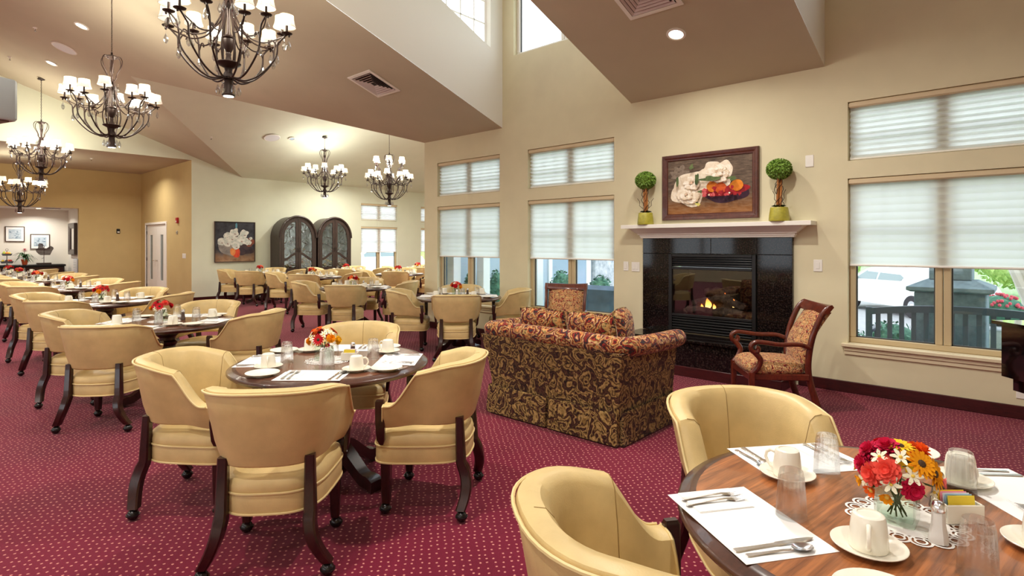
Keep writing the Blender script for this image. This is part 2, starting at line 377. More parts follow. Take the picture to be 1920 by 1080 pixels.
# ceilings
def az(pts): return [(x, y, za(y)) for x, y in pts]
b = MB(); AP = (-12.15, 2.94)
b.poly(az([(-6.15, YW), (XE, YW), AP, (-12.15, YR), (-6.15, YR)])); b.poly(az([AP, (XF, YW), (XF, YR), (-12.15, YR)]))
b.poly(az([(-1.55, YW), (-3.83, YW), (-3.83, YR), (-1.55, YR)])); b.poly(az([(4, YW), (3, YW), (3, YR), (4, YR)]))
zs = ZR-SL*(YR-YS); b.poly([(XF, YR, ZR), (4, YR, ZR), (4, YS, zs), (XF, YS, zs)])
struct('ceiling', b, M['ceiling'], 'taupe sloped ceiling of the main hall')
b = MB(); b.poly([(XF, YW, EV), (XF, 14, EV), (-12.15, 14, 4.582), (-12.15, 2.94, 4.582)]); b.poly([(XE, YW, EV), (-12.15, 2.94, 4.582), (-12.15, 14, 4.582), (XE, 14, EV)])
struct('ceiling_wing', b, M['wall_far'], 'pale vaulted ceiling of the far dining wing')
b = MB(); b.quad((XB, -3, 3.69), (XF, -3, 3.69), (XF, 5.222, 3.69), (XB, 5.222, 3.69)); struct('ceiling_alcove', b, M['ceiling'], 'flat taupe ceiling over the left alcove')
# dormer wells
def cheek(name, x, hole=True, d=-.14):
    m = MB(); O = [(YW, EV), (YW, 6.4), (YR, 6.4)]
    if hole:
        h = [(6.25, 4.55), (6.25, 6.05), (4.6, 6.05), (4.6, 5.26)]
        for q in ((O[0], O[1], h[1], h[0]), (O[1], O[2], h[2], h[1]), (O[2], h[3], h[2]), (O[0], h[0], h[3], O[2])): yz(m, x, q)
        for p, q in zip(h, h[1:]+h[:1]): m.quad((x, *p), (x, *q), (x+d, *q), (x+d, *p))
    else: yz(m, x, O)
    struct(name, m, M['white_matte'], 'white cheek of the skylit dormer well')
cheek('wall_dormer_left', -6.15); cheek('wall_dormer_right', -3.83, True, .14); cheek('wall_dormer_second', -1.55, False); cheek('wall_dormer_end', 3.0, False)  # right cheek opening is unseen, added to light the left cheek
b = MB(); b.quad((-6.15, YR, 6.4), (-3.83, YR, 6.4), (-3.83, YW, 6.4), (-6.15, YW, 6.4)); b.quad((-1.55, YR, 6.4), (3, YR, 6.4), (3, YW, 6.4), (-1.55, YW, 6.4))
struct('ceiling_dormer', b, M['white_matte'], 'white flat top of the dormer wells')
# baseboards
def bb(name, segs):
    m = MB()
    for s in segs: m.box(*s, 0, .115, .006)
    struct(name, m, M['base'], 'dark mahogany baseboard along the wall', True)
bb('baseboard_fireplace', [(XE, -3.68, YW-.02, YW), (-1.8, 4, YW-.02, YW)])
bb('baseboard_far', [(XF, XF+.02, 5.222, 14), (XF, XE, 13.98, 14)]); bb('baseboard_wing', [(XE-.02, XE, YW, 14)])
bb('baseboard_door', [(XB, -20.0, 5.2, 5.222), (-17.98, XF, 5.2, 5.222)]); bb('baseboard_alcove', [(XB, XB+.02, 3.656, 5.222)])

# ------------------------------------------------------------------ windows and blinds
def window(n, loc, rotz, w, h, label, grille=True, sill=True, mull=True, mframe=None):
    fm = mframe or M['frame']
    t = thing(f'window_{n}', label, 'window', loc, rotz, kind='structure')
    b = MB(); d0, d1 = .075, .15; e = .055
    for q in ((0, w, 0, e), (0, w, h-e, h)): b.box(q[0], q[1], d0, d1, q[2], q[3], .006)
    for x in (0, w-e): b.box(x, x+e, d0, d1, e, h-e, .006)
    sashes = [(e, w-e)]
    if mull:
        b.box(w/2-.06, w/2-.003, d0, d1, e, h-e, .006); b.box(w/2+.003, w/2+.06, d0, d1, e, h-e, .006); sashes = [(e, w/2-.06), (w/2+.06, w-e)]
    part('window_frame', b, fm, t)
    g = MB(); k = MB()
    for a, c in sashes:
        g.box(a, c, .112, .118, e, h-e)
        for q in ((a, a+.012, e, h-e), (c-.012, c, e, h-e), (a, c, e, e+.012), (a, c, h-e-.012, h-e)): k.box(q[0], q[1], .106, .124, q[2], q[3])
        if grille:
            nx = 3
            for i in range(1, nx): x = a+(c-a)*i/nx; k.box(x-.008, x+.008, .119, .127, e if h < 1 else h*.55, h-e)
            for z in ([h*.42] if h < 1 else [h*.70]): k.box(a, c, .119, .127, z-.02, z+.012)
    part('window_pane', g, M['glass'], t); part('window_gasket', k, M['gasket'], t)
    if sill:
        s = MB(); s.box(-.05, w+.05, -.055, .0, -.035, 0, .006); s.box(0, w, 0, .075, -.03, .0005); s.box(-.03, w+.03, -.03, -.001, -.075, -.035, .005); s.box(-.03, w+.03, -.018, -.001, -.115, -.075, .005)
        part('window_sill', s, M['sill'], t)
    return t
M['gasket'] = pbr('window_gasket', srgb(70, 72, 72), .6)
def blind(loc, rotz, w, h, drop, label, pitch=.075, fab=None, amp=.003, group=None):
    """roller cassette with a pleated translucent fabric; loc is the top left corner of the opening"""
    t = thing('window_blind', label, 'window blind', loc, rotz, group)
    b = MB(); b.box(.004, w-.004, .004, .066, -.062, -.004, .012); part('head_rail', b, M['rail'], t)
    f = MB(); n = max(2, int(round(drop/pitch))); rows = []
    for i in range(n*4+1):
        z = -.06-(drop-.06)*i/(n*4); ph = (i % 4)/4
        y = .045+amp*math.sin(PI*ph)**2*2 - (amp*1.2 if i % 4 == 0 else 0)
        rows.append([(.012, y, z), (w-.012, y, z)])
    base = f.n()
    for r in rows: f.v += r
    for i in range(len(rows)-1): f.face((base+2*i, base+2*i+1, base+2*i+3, base+2*i+2))
    part('fabric', f, fab or M['blind'], t)
    r = MB(); r.box(.01, w-.01, .036, .058, -drop-.022, -drop, .006); part('bottom_rail', r, M['white'], t)
    return t
nm = ['left window beside the corner', 'window left of the fireplace', 'large right window']
for i, (x0, x1) in enumerate(WX):
    w = x1-x0
    window(2*i+1, (x0, YW, WTR[0]), 0, w, WTR[1]-WTR[0], 'tan framed transom of the '+nm[i], sill=False)
    window(2*i+2, (x0, YW, .5), 0, w, 1.665, 'tan framed lower sashes of the '+nm[i])
    blind((x0, YW, WTR[1]), 0, w, .6, WTR[1]-WTR[0]-.03, 'lowered sheer banded blind in the transom of the '+nm[i], .062, amp=.009, group='transom blinds')
    blind((x0, YW, 2.165), 0, w, 1.665, 2.165-1.30, 'half lowered pleated blind on the lower '+nm[i], .078, group='pleated blinds')
for i, (y0, y1, s) in enumerate(((10.28, 11.72, 'far window right of the cabinets'), (12.74, 13.7, 'farthest window beside the wing corner'))):
    window(7+2*i, (XF, y0, 2.29), R(90), y1-y0, .555, 'transom of the '+s, sill=False)
    window(8+2*i, (XF, y0, .5), R(90), y1-y0, 1.58, 'lower sashes of the '+s)
    blind((XF, y0, 2.845), R(90), y1-y0, .5, .52, 'white banded blind in the transom of the '+s, .062, M['blind_far'], .009, 'far wall blinds')
    blind((XF, y0, 2.08), R(90), y1-y0, 1.5, .83, 'white half lowered blind on the lower '+s, .078, M['blind_far'], group='far wall blinds')
window(11, (-5.91, YW, 4.44), 0, 1.85, 1.51, 'bright white framed clerestory window high above the corner', mframe=M['white'], sill=False)
# slanted clerestory window in the dormer cheek
t = thing('window_12', 'bright slanted clerestory window in the white dormer cheek', 'window', (-6.15, 0, 0), kind='structure')
b = MB(); h = [(6.25, 4.55), (6.25, 6.05), (4.6, 6.05), (4.6, 5.26)]; b.xs = 0
for p, q in zip(h, h[1:]+h[:1]): b.tube([(-.11, *p), (-.11, *q)], .028, 4)
part('window_frame', b, M['white'], t)
b = MB(); yz(b, -.115, h); part('window_pane', b, M['glass'], t)
b = MB()
for y in (6.0, 5.72, 5.44, 5.16, 4.88): b.box(-.125, -.105, y-.008, y+.008, 4.55+(6.25-y)*.43, 6.05)
for z in (4.95, 5.3, 5.65): b.box(-.125, -.105, max(4.62, 6.25-(z-4.55)/.43), 6.23, z-.008, z+.008)
part('window_grille', b, M['white'], t)
for i, (x0, x1, z0, z1) in enumerate(sh):
    window(13+i, (x1, YS, z0), PI, x1-x0, z1-z0, 'tan framed unseen window added behind the camera for fill daylight', sill=False)
window(20, (-1.2, YW, 4.3), 0, 1.8, 1.65, 'unseen clerestory window added for daylight in the second dormer, left', mframe=M['white'], sill=False)  # second dormer windows are out of view, added for cool daylight
window(21, (.9, YW, 4.3), 0, 1.8, 1.65, 'unseen clerestory window added for daylight in the second dormer, right', mframe=M['white'], sill=False)
# double doors
t = thing('door_1', 'white double doors with narrow dark glass strips in the golden wall', 'door', (-19.93, 5.222, 0), kind='structure')
W = 1.88
b = MB(); b.box(-.06, 0, -.02, .1, 0, 2.15, .004); b.box(W, W+.06, -.02, .1, 0, 2.15, .004); b.box(0, W, -.02, .1, 2.085, 2.15, .004); part('door_frame', b, M['white'], t)
M['doorglass'] = pbr('door_glass', srgb(120, 136, 142), .08, spec=.7)  # opaque, the bluish light behind the glass is put into its colour
for s in (0, 1):
    x0 = .004+s*(W/2); x1 = x0+W/2-.008; g0 = x0+(.30 if s == 0 else .34); g1 = g0+.26
    m = MB(); grid_wall(m, 'y', .02, .065, x0, x1, .01, 2.08, [(g0, g1, .45, 1.78)]); p = part('door_leaf', m, M['white'], t, smooth=False)
    m = MB(); m.box(g0, g1, .035, .05, .45, 1.78); part('glass_strip', m, M['doorglass'], p)
    m = MB(); hx = x1-.07 if s == 0 else x0+.07
    m.tube([(hx, .02, 1.02), (hx, -.03, 1.02), (hx+(-.11 if s == 0 else .11), -.035, 1.02)], .011, 8); m.lathe([(.0, 0), (.028, 0), (.028, .008), (0, .008)], 12)
    m.xf(m.n()-48, Matrix.Translation((hx, .02, 1.02)) @ Matrix.Rotation(R(90), 4, 'X')); part('door_handle', m, M['chrome'], p)
    m = MB(); ex = x0 if s == 0 else x1
    for z in (.25, 1.05, 1.85): m.box(ex-.015, ex+.015, .0, .02, z-.05, z+.05)
    part('hinge', m, M['bronze'], p)
b = MB(); b.quad((-.1, .14, 0), (W+.1, .14, 0), (W+.1, .14, 2.2), (-.1, .14, 2.2)); part('door_backing', b, M['white'], t)
# ------------------------------------------------------------------ camera, daylight, lamps
cam = bpy.data.cameras.new('camera'); co = bpy.data.objects.new('camera', cam); C.objects.link(co)
cam.sensor_width = 36; cam.lens = 1058/1920*36; cam.shift_y = -(540-458)/1920; cam.clip_start = .02; cam.clip_end = 300
co.location = (0, 0, 1.5); co.rotation_euler = (R(90), 0, math.atan2(965, 1058))
bpy.context.scene.camera = co
w = bpy.data.worlds.new('world'); bpy.context.scene.world = w; w.use_nodes = True
nt = w.node_tree; bg = nt.nodes['Background']; bg.inputs[0].default_value = (.86, .94, 1.0, 1); bg.inputs[1].default_value = 3.3
vs = bpy.context.scene.view_settings; vs.view_transform = 'Standard'; vs.look = 'None'; vs.exposure = 0; vs.gamma = 1
try: vs.use_curve_mapping = False
except Exception: pass
cy = bpy.context.scene.cycles
try:
    cy.use_denoising = True; cy.max_bounces = 10; cy.diffuse_bounces = 5; cy.glossy_bounces = 4; cy.transmission_bounces = 10; cy.transparent_max_bounces = 12
    cy.caustics_reflective = False; cy.caustics_refractive = False; cy.sample_clamp_indirect = 6
except Exception: pass
def lamp(loc, power, size=.16, spread=150, col=(1, .95, .86), rot=(0, 0, 0)):
    l = bpy.data.lights.new('downlight_or_fill_lamp', 'AREA'); l.shape = 'DISK'; l.size = size; l.energy = power; l.color = col; l.spread = R(spread)
    o = bpy.data.objects.new('downlight_or_fill_lamp', l); C.objects.link(o); o.location = loc; o.rotation_euler = rot
M['lens'] = emis('lamp_lens', (1, .95, .86, 1), 14)
def downlight(x, y, label, power=60, z=None, slope=True):
    z = (za(y) if y > YR else ZR-SL*(YR-y)) if z is None else z
    t = thing('recessed_downlight', label, 'ceiling light', (x, y, z-.004), 0, 'recessed downlights')
    if slope: t.rotation_euler = (math.atan(-SL) if y > YR else math.atan(SL), 0, 0)
    b = MB(); b.lathe([(.075, 0), (.1, 0), (.1, -.008), (.075, -.012)], 24, cap0=False, cap1=False); part('trim_ring', b, M['white'], t)
    b = MB(); b.lathe([(.0, -.004), (.075, -.004)], 24, cap0=False, cap1=False); part('lens', b, M['lens'], t)
    if power: lamp((x, y, z-.06), power)
downlight(-10.9, 1.98, 'round recessed downlight above the second hanging chandelier', 90)
downlight(-13.53, 2.0, 'round recessed downlight beside the ceiling speaker nearer the gable', 90)
downlight(-2.7, 5.5, 'bright round downlight in the slope above the fireplace', 16)
# ------------------------------------------------------------------ tub dining chair on casters (front faces +y)
def shell_path(t, a, bb, L, ex=2.4):
    """u-shaped plan: t 0..1 from the right arm front round the back to the left arm front; returns point and inward normal"""
    def pos(t):
        la = .27
        if t < la: return Vector((a*(1-.0*t), L*(1-t/la)))
        if t > 1-la: return Vector((-a, L*(1-(1-t)/la)))
        th = PI*(t-la)/(1-2*la); c, s = math.cos(th), math.sin(th)
        return Vector((a*math.copysign(abs(c)**(2/ex), c), -bb*abs(s)**(2/ex)))
    p = pos(t); d = pos(min(1, t+.01))-pos(max(0, t-.01)); d.normalize()
    return p, Vector((d.y, -d.x))
def sm(x): x = max(0, min(1, x)); return x*x*(3-2*x)
def chair_shell():
    b = MB(); N = 52; rings = []; edge = []; low = []; seams = {}
    sec = [(.004,.03),(-.004,.3),(0,.7),(.0,.93),(.012,.98),(.042,1.0),(.070,.985),(.086,.92),(.084,.6),(.074,.3),(.062,.05),(.045,0),(.017,0)]
    for i in range(N+1):
        t = i/N
        pt, nt_ = shell_path(t, .325, .335, .175); pb, nb = shell_path(t, .278-.034*sm(min(t, 1-t)/.3), .262, .19, 2.7)
        w = min(t, 1-t)
        zt = .63+.223*sm((w-.035)/.325 if w < .36 else 1)+.012*sm((w-.3)/.2); zb = .49+.012*sm(w/.25)
        ring = []
        for n, h in sec:
            p = pb.lerp(pt, h); q = nb.lerp(nt_, h).normalized(); p = p+q*n
            ring.append(Vector((p.x, p.y, zb+(zt-zb)*h)))
        rings.append(ring)
        q = nb.lerp(nt_, .95); p = pb.lerp(pt, .955)-q*.003; edge.append((p.x, p.y, zb+(zt-zb)*.955))
        p = pb-nb*.002; low.append((p.x, p.y, zb+.012))
        if i in (14, 26, 38): seams[i] = [ring[k] for k in (5, 6, 7, 8, 9, 10)]
    f0 = [v + Vector((0, .008, 0)) for v in rings[0]]; f1 = [v + Vector((0, .008, 0)) for v in rings[-1]]
    def shrink(r, dy):
        c = sum(r, Vector())/len(r); return [c+(v-c)*.8+Vector((0, dy, 0)) for v in r]
    b.loft([shrink(rings[0], .014), f0]+rings+[f1, shrink(rings[-1], .014)], True)
    p = MB(); p.tube(edge, .0055, 6)
    for r in (f0, f1): p.tube([v for v in r], .005, 6, closed=True)
    b.cur = 1
    for k, s in seams.items():
        c = sum(s, Vector())/6
        b.tube([v for v in s], .0016, 4)
    return b, p
def chair_seat():
    b = MB(); p = MB(); N = 44
    def ring(s, z, crown=0):
        r = []
        for k in range(N):
            th = 2*PI*k/N; c, q = math.cos(th), math.sin(th)
            x = math.copysign(abs(c)**(.42 if q > 0 else .62), c); y = math.copysign(abs(q)**(.42 if q > 0 else .62), q)
            yy = .015+.262*y*s; wd = .242+.032*(yy/.26)
            r.append((x*wd*s, yy, z))
        return r
    b.loft([ring(.94, .285), ring(.985, .292), ring(1.0, .31), ring(1.0, .375), ring(.985, .384), ring(1.0, .394), ring(1.0, .415), ring(.97, .44), ring(.88, .458), ring(.6, .47), ring(.25, .474)], True)
    p.tube(ring(1.008, .385), .0055, 6, closed=True); p.tube(ring(1.0, .293), .0055, 6, closed=True)
    return b, p
def post(b, st):
    rings = []
    for cx, cy, z, hx, hy in st:
        c = min(hx, hy)*.3
        rings.append([(cx-hx+c, cy-hy, z), (cx+hx-c, cy-hy, z), (cx+hx, cy-hy+c, z), (cx+hx, cy+hy-c, z), (cx+hx-c, cy+hy, z), (cx-hx+c, cy+hy, z), (cx-hx, cy+hy-c, z), (cx-hx, cy-hy+c, z)])
    b.loft(rings)
def caster(cx, cy):
    b = MB(); b.sphere((cx, cy, .031), .03, 14, 10); b.lathe([(0, .068), (.016, .068), (.012, .05), (0, .05)], 10, cx*.985, cy*.95)
    b.tube([(cx*.985, cy*.95, .052), (cx, cy, .036)], .008, 6); b.lathe([(.034, .028), (.034, .034)], 14, cx, cy)
    return b
def make_chair():
    t = thing('dining_chair', 'x', 'chair')
    sb, sp = chair_shell(); o = part('backrest', sb, [M['leather'], M['seam']], t); part('piping', sp, M['piping'], o)
    b, p = chair_seat(); o = part('seat', b, M['leather'], t); part('piping', p, M['piping'], o)
    for s in (-1, 1):
        b = MB()
        st = [(s*.188, -.212, .545, .022, .020), (s*.192, -.222, .30, .026, .026)]
        for k in range(1, 9):
            q = k/8; e = q**1.5; st.append((s*(.192+.076*e-.010*math.sin(PI*q)), -.222-.014*e-.03*math.sin(PI*q), .30-.235*q, .028-.003*q, .032-.004*q))
        post(b, st[::-1]); o = part('leg', b, M['dwood'], t); part('caster', caster(s*.271, -.240), M['caster'], o)
        b = MB(); post(b, [(s*.222, .195, .064, .021, .021), (s*.222, .195, .13, .024, .024), (s*.222, .195, .29, .027, .027)]); o = part('leg', b, M['dwood'], t); part('caster', caster(s*.226, .2), M['caster'], o)
        b = MB(); post(b, [(s*.272, .205, .40, .008, .01), (s*.277, .207, .43, .013, .022), (s*.287, .207, .52, .014, .026), (s*.291, .207, .64, .014, .026), (s*.291, .206, .652, .010, .02)]); part('arm_post', b, M['dwood'], t)
    return t
CHAIR = Maker(make_chair())
# ------------------------------------------------------------------ pedestal dining table
TR, TZ = .61, .755
def make_table(mat):
    t = thing('round_table', 'x', 'table')
    b = MB(); b.lathe([(0, TZ-.012), (.555, TZ-.012), (.556, TZ), (0, TZ)][::-1], 72, cap0=False, cap1=False); part('tabletop', b, mat, t)
    b = MB(); b.lathe([(.556, .73), (.556, TZ), (.57, TZ-.001), (.585, TZ-.004), (.592, TZ-.010), (.602, TZ-.012), (.609, TZ-.018), (.611, TZ-.026), (.606, TZ-.034), (.598, TZ-.037), (.594, TZ-.044), (.575, TZ-.05), (.3, TZ-.05), (.3, .73)], 72, cap0=False, cap1=False); part('table_rim', b, M['rimwood'], t)
    b = MB(); b.lathe([(.0, .045), (.10, .045), (.115, .07), (.115, .16), (.10, .19), (.075, .21), (.07, .25), (.09, .29), (.105, .35), (.11, .42), (.1, .46), (.075, .49), (.07, .52), (.085, .54), (.085, .56), (.07, .575), (.07, .6), (.1, .63), (.1, .65), (.22, .67), (.22, .706), (0, .706)], 32,
        mod=lambda a, z: 1+(.03*math.cos(12*a) if .28 < z < .45 else 0)); part('pedestal', b, M['dwood'], t)
    for k in range(4):
        b = MB(); rings = []
        for q in range(13):
            u = q/12; r = .07+.33*u; z = .20-.165*sm(u*1.08)+(.02*math.sin(PI*min(1, max(0, (u-.72)/.28))))
            hw = .038+.012*(1-u)+.012*sm((u-.75)/.2); hh = .045-.012*u
            rings.append([(r, -hw, z-hh if z-hh > .004 else .004), (r, hw, z-hh if z-hh > .004 else .004), (r, hw*.9, z+hh), (r, -hw*.9, z+hh)])
        b.loft(rings); b.xf(0, Matrix.Rotation(PI/2*k, 4, 'Z')); part('foot', b, M['dwood'], t)
    return t
TABLE_W = Maker(make_table(M['walnut'])); TABLE_D = Maker(make_table(M['topwood']))
# ------------------------------------------------------------------ things on the tables
def strip(b, st, t=.0012):
    """flat implement along y: stations (y, half width, z)"""
    b.loft([[(-w, y, z), (w, y, z), (w*.8, y, z+t), (-w*.8, y, z+t)] for y, w, z in st])
def mk_fork():
    b = MB(); strip(b, [(-.095, .007, 0), (-.09, .009, .0), (-.06, .006, .0012), (0, .0032, .004), (.03, .0032, .005), (.045, .009, .002), (.055, .0115, .0)], .0022)
    for k in (-1.5, -.5, .5, 1.5): b.loft([[(k*.006-w, y, z), (k*.006+w, y, z), (k*.006+w, y, z+.0016), (k*.006-w, y, z+.0016)] for y, w, z in ((.054, .0024, .0), (.075, .0019, .001), (.097, .001, .005))])
    return b
def mk_knife():
    b = MB(); strip(b, [(-.115, .008, 0), (-.108, .010, 0), (-.07, .0075, 0), (-.01, .0068, 0), (0, .006, .0004), (.005, .0085, .001), (.07, .0095, .001), (.1, .007, .001), (.112, .001, .001)], .003); return b
def mk_spoon():
    b = MB(); strip(b, [(-.085, .007, 0), (-.08, .0085, 0), (-.05, .0055, .001), (.01, .003, .004), (.038, .0035, .003)], .0022)
    i = b.n(); rings = []
    for j in range(1, 6):
        q = j/5; rings.append([(.0185*q*math.cos(2*PI*k/16), .064+.028*q*math.sin(2*PI*k/16), .0005+.0075*q*q) for k in range(16)])
    b.loft(rings, True, True, False)
    b.loft([[(p[0]*.97, .064+(p[1]-.064)*.97, p[2]+.0012) for p in r] for r in rings], True, True, False)
    return b
def mk_mug(t):
    b = MB(); b.lathe([(.036, 0), (.0415, .0), (.0425, .003), (.0418, .02), (.0395, .05), (.0368, .072), (.034, .080), (.029, .083), (.025, .083), (.024, .0805), (.0, .0805)], 32, cap0=False)
    b.lathe([(.036, 0), (.037, .02), (.033, .072), (0, .074)], 32, cap0=False)
    m = MB(); m.tube([(.0385, 0, .066), (.052, 0, .068), (.064, 0, .058), (.067, 0, .042), (.06, 0, .026), (.05, 0, .016), (.0405, 0, .014)], [.006, .0055, .005, .005, .005, .0055, .006], 10)
    part('mug_body', b, M['china'], t); part('handle', m, M['china'], t)
def mk_plate(r):
    b = MB(); b.lathe([(0, .0035), (r*.55, .0035), (r*.62, .006), (r*.9, .013), (r, .0165), (r*1.005, .0185), (r*.985, .0195), (r*.9, .017), (r*.63, .0095), (r*.55, .0065), (0, .0065)], 40, cap0=False, cap1=False)
    b.lathe([(r*.5, .004), (r*.5, 0), (r*.55, 0), (r*.56, .004)], 40, cap0=False, cap1=False); return b
def mk_glass():
    b = MB(); H = .128
    fl = lambda a, z: 1+(.075*abs(math.cos(8*a))-.05 if .045 < z < .112 else 0)
    b.lathe([(.0395, 0), (.0398, .004), (.0386, .02), (.0372, .042), (.0368, .05), (.034, .085), (.0322, .108), (.0315, .114), (.0305, .121), (.029, .126), (.026, H), (.0, H-.003)], 96, mod=fl, cap0=False)
    b.lathe([(.0395, 0), (.0384, .0), (.0374, .02), (.036, .045), (.032, .085), (.0295, .105), (.02, .111), (0, .112)], 32, cap0=False); return b
def mk_shaker(t, fill):
    b = MB(); b.lathe([(0, 0), (.021, 0), (.0225, .004), (.020, .018), (.0155, .045), (.0145, .07), (.0135, .078), (0, .078)], 10, mod=lambda a, z: 1+.03*math.cos(5*a))
    c = MB(); c.lathe([(0, .0775), (.0155, .0775), (.016, .082), (.0155, .092), (.012, .099), (.006, .102), (0, .1025)], 20)
    part('shaker_body', b, fill, t); part('cap', c, M['chrome'], t)
def mk_doily():
    b = MB(); r0 = .095
    b.lathe([(0, .0006), (r0, .0006), (r0, .0012), (0, .0012)], 48, cap0=False, cap1=False)
    for k in range(16):
        a = 2*PI*k/16; cx, cy = .118*math.cos(a), .118*math.sin(a)
        for rr, n in ((.024, 14), (.013, 10)):
            b.tube([(cx+rr*math.cos(2*PI*j/n), cy+rr*math.sin(2*PI*j/n), .0012) for j in range(n)], .0032 if rr > .02 else .0026, 4, closed=True)
        for q in (-.13, .13):
            b.tube([(.094*math.cos(a+q), .094*math.sin(a+q), .0012), (.112*math.cos(a+q*.6), .112*math.sin(a+q*.6), .0012)], .0025, 4)
    for i in range(len(b.v)):
        v = b.v[i]; b.v[i] = (v[0], v[1], max(.0003, min(.0022, v[2])))
    return b
def mk_caddy():
    b = MB(); n = .0
    b.box(-.05, .05, -.03, .03, 0, .006, .002)
    for q in ((-.05, .05, -.03, -.025), (-.05, .05, .025, .03), (-.05, -.045, -.025, .025), (.045, .05, -.025, .025)): b.box(q[0], q[1], q[2], q[3], .004, .05, .002)
    return b
ME = {}
def cache(k, f, mats, angle=38):
    if k not in ME: ME[k] = f().mesh(k, mats, True, angle)
    return ME[k]
def item(key, f, mats, loc, rotz, label, cat, group, angle=38):
    o = bpy.data.objects.new(key, cache(key, f, mats, angle)); C.objects.link(o)
    o.location = loc; o.rotation_euler = (0, 0, rotz); return tag(o, label, cat, group)
def paper(w, d, t):
    def f():
        b = MB(); b.box(-w/2, w/2, -d/2, d/2, 0, t); return b
    return f
def napkin():
    b = MB(); b.box(-.062, .062, -.085, .085, 0, .0016); b.loft([[(-.061, -.084, .002), (.060, -.084, .002), (.060, -.084, .0035), (-.061, -.084, .0035)], [(-.059, .083, .002), (.062, .081, .002), (.062, .081, .0035), (-.059, .083, .0035)]]); return b
t = thing('coffee_mug', 'x', 'mug'); mk_mug(t); MUG = Maker(t)
t = thing('salt_shaker', 'x', 'shaker'); mk_shaker(t, M['salt']); SALT = Maker(t)
t = thing('pepper_shaker', 'x', 'shaker'); mk_shaker(t, M['pepper']); PEPPER = Maker(t)
PK = [pbr('packet_'+n, c, .7) for n, c in (('yellow', srgb(240, 214, 70)), ('blue', srgb(150, 190, 225)), ('pink', srgb(240, 150, 170)), ('white', srgb(240, 240, 236)))]
# ---- flowers
def petal_ring(b, n, r0, r1, w, z0, z1, ph=0., cup=0.):
    for k in range(n):
        a = 2*PI*k/n+ph; ca, sa = math.cos(a), math.sin(a)
        def P(r, s, z): return (r*ca-s*sa, r*sa+s*ca, z)
        i = b.n(); m = (r0+r1)/2
        b.v += [P(r0, -w*.35, z0), P(r0, w*.35, z0), P(m, w, (z0+z1)/2+cup), P(r1, w*.5, z1), P(r1*1.04, 0, z1-.001), P(r1, -w*.5, z1), P(m, -w, (z0+z1)/2+cup)]
        b.face(range(i, i+7))
def gerbera(c):
    b = MB(); petal_ring(b, 14, .005, .034, .0055, .004, .006, 0, .002); petal_ring(b, 13, .005, .028, .005, .006, .010, .2, .003)
    b.cur = 1; b.sphere((0, 0, .006), .009, 10, 6, (.010, .010, .006)); return b
def pompom(c):
    b = MB(); r = random.Random(3)
    for j, (n, rr, z, up) in enumerate(((10, .026, -.006, .0), (10, .027, .002, .007), (9, .023, .008, .013), (7, .016, .013, .02), (5, .009, .016, .024))):
        petal_ring(b, n, .002, rr, .0085, z*.3, up, j*.37, .004)
    b.cur = 1; b.sphere((0, 0, .004), .012, 8, 5); return b
def starflower(c):
    b = MB(); petal_ring(b, 6, .002, .021, .005, .002, .006, 0, .003); b.cur = 1; b.sphere((0, 0, .005), .004, 8, 5); return b
def bellflower(c):
    b = MB(); petal_ring(b, 7, .003, .014, .006, .0, .014, 0, .003); b.cur = 1; b.sphere((0, 0, .005), .006, 8, 5); return b
FC = {k: pbr('bloom_'+k, srgb(*c), .7, spec=.2) for k, c in dict(red=(200, 28, 40), crimson=(205, 32, 74), coral=(240, 92, 78), orange=(242, 104, 34), amber=(246, 164, 26), yellow=(248, 200, 40), cream=(246, 240, 214), pink=(236, 120, 120)).items()}
FC['eye'] = pbr('bloom_eye', srgb(70, 50, 30), .8); FC['pollen'] = pbr('bloom_pollen', srgb(226, 190, 80), .8)
M['leaf'] = pbr('leaf_green', srgb(66, 98, 44), .55, noise=.3, nscale=40); M['stem'] = pbr('stem_green', srgb(74, 88, 44), .6)
FK = {'gerbera': gerbera, 'pompom': pompom, 'starflower': starflower, 'bellflower': bellflower}
def make_arrangement(kind, rnd, blooms, small=True):
    t = thing('flower_arrangement', 'x', 'flowers'); r = random.Random(rnd)
    v = MB(); H = .088; e = .046
    v.box(-e, e, -e, e, 0, H, .004); i = .040
    v.box(-i, i, -i, i, .012, H+.0005, .002); part('glass_vase', v, M['vase'], t)
    s = MB(); lf = MB(); zc = .135
    for k in range(9):
        a = 2*PI*k/9; s.tube([(.022*math.cos(a+2), .022*math.sin(a+2), .016), (.007*math.cos(a), .007*math.sin(a), .06), (.03*math.cos(a), .03*math.sin(a), .11)], .002, 5)
    part('stems', s, M['stem'], t)
    pts = []
    for k, (typ, col, az, el, rad) in enumerate(blooms):
        a, l = R(az), R(el); d = Vector((math.cos(a)*math.cos(l), math.sin(a)*math.cos(l), math.sin(l)))
        p = Vector((0, 0, zc-.015))+d*rad; pts.append(p)
        eye = FC['eye'] if typ == 'gerbera' else FC['pollen'] if typ in ('starflower', 'bellflower') else FC[col]
        me = cache('bloom_%s_%s' % (typ, col), lambda: FK[typ](0), [FC[col], eye], 60)
        o = bpy.data.objects.new('bloom', me); C.objects.link(o); o.parent = t; o.location = p
        o.rotation_euler = d.to_track_quat('Z', 'Y').to_euler(); o.scale = (1.0+.25*r.random(),)*3
    for k in range(46):
        a, l = r.random()*2*PI, R(r.uniform(-25, 80)); d = Vector((math.cos(a)*math.cos(l), math.sin(a)*math.cos(l), math.sin(l)))
        p = Vector((0, 0, zc-.02))+d*r.uniform(.035, .07); q = p+d*.03+Vector((0, 0, -.008)); w = d.cross(Vector((0, 0, 1))).normalized()*r.uniform(.005, .009) if abs(d.z) < .98 else Vector((.007, 0, 0))
        m = (p+q)/2; lf.poly([p, m+w, q, m-w])
    lf_o = part('leaves', lf, M['leaf'], t); lf_o['kind'] = 'stuff'
    return t
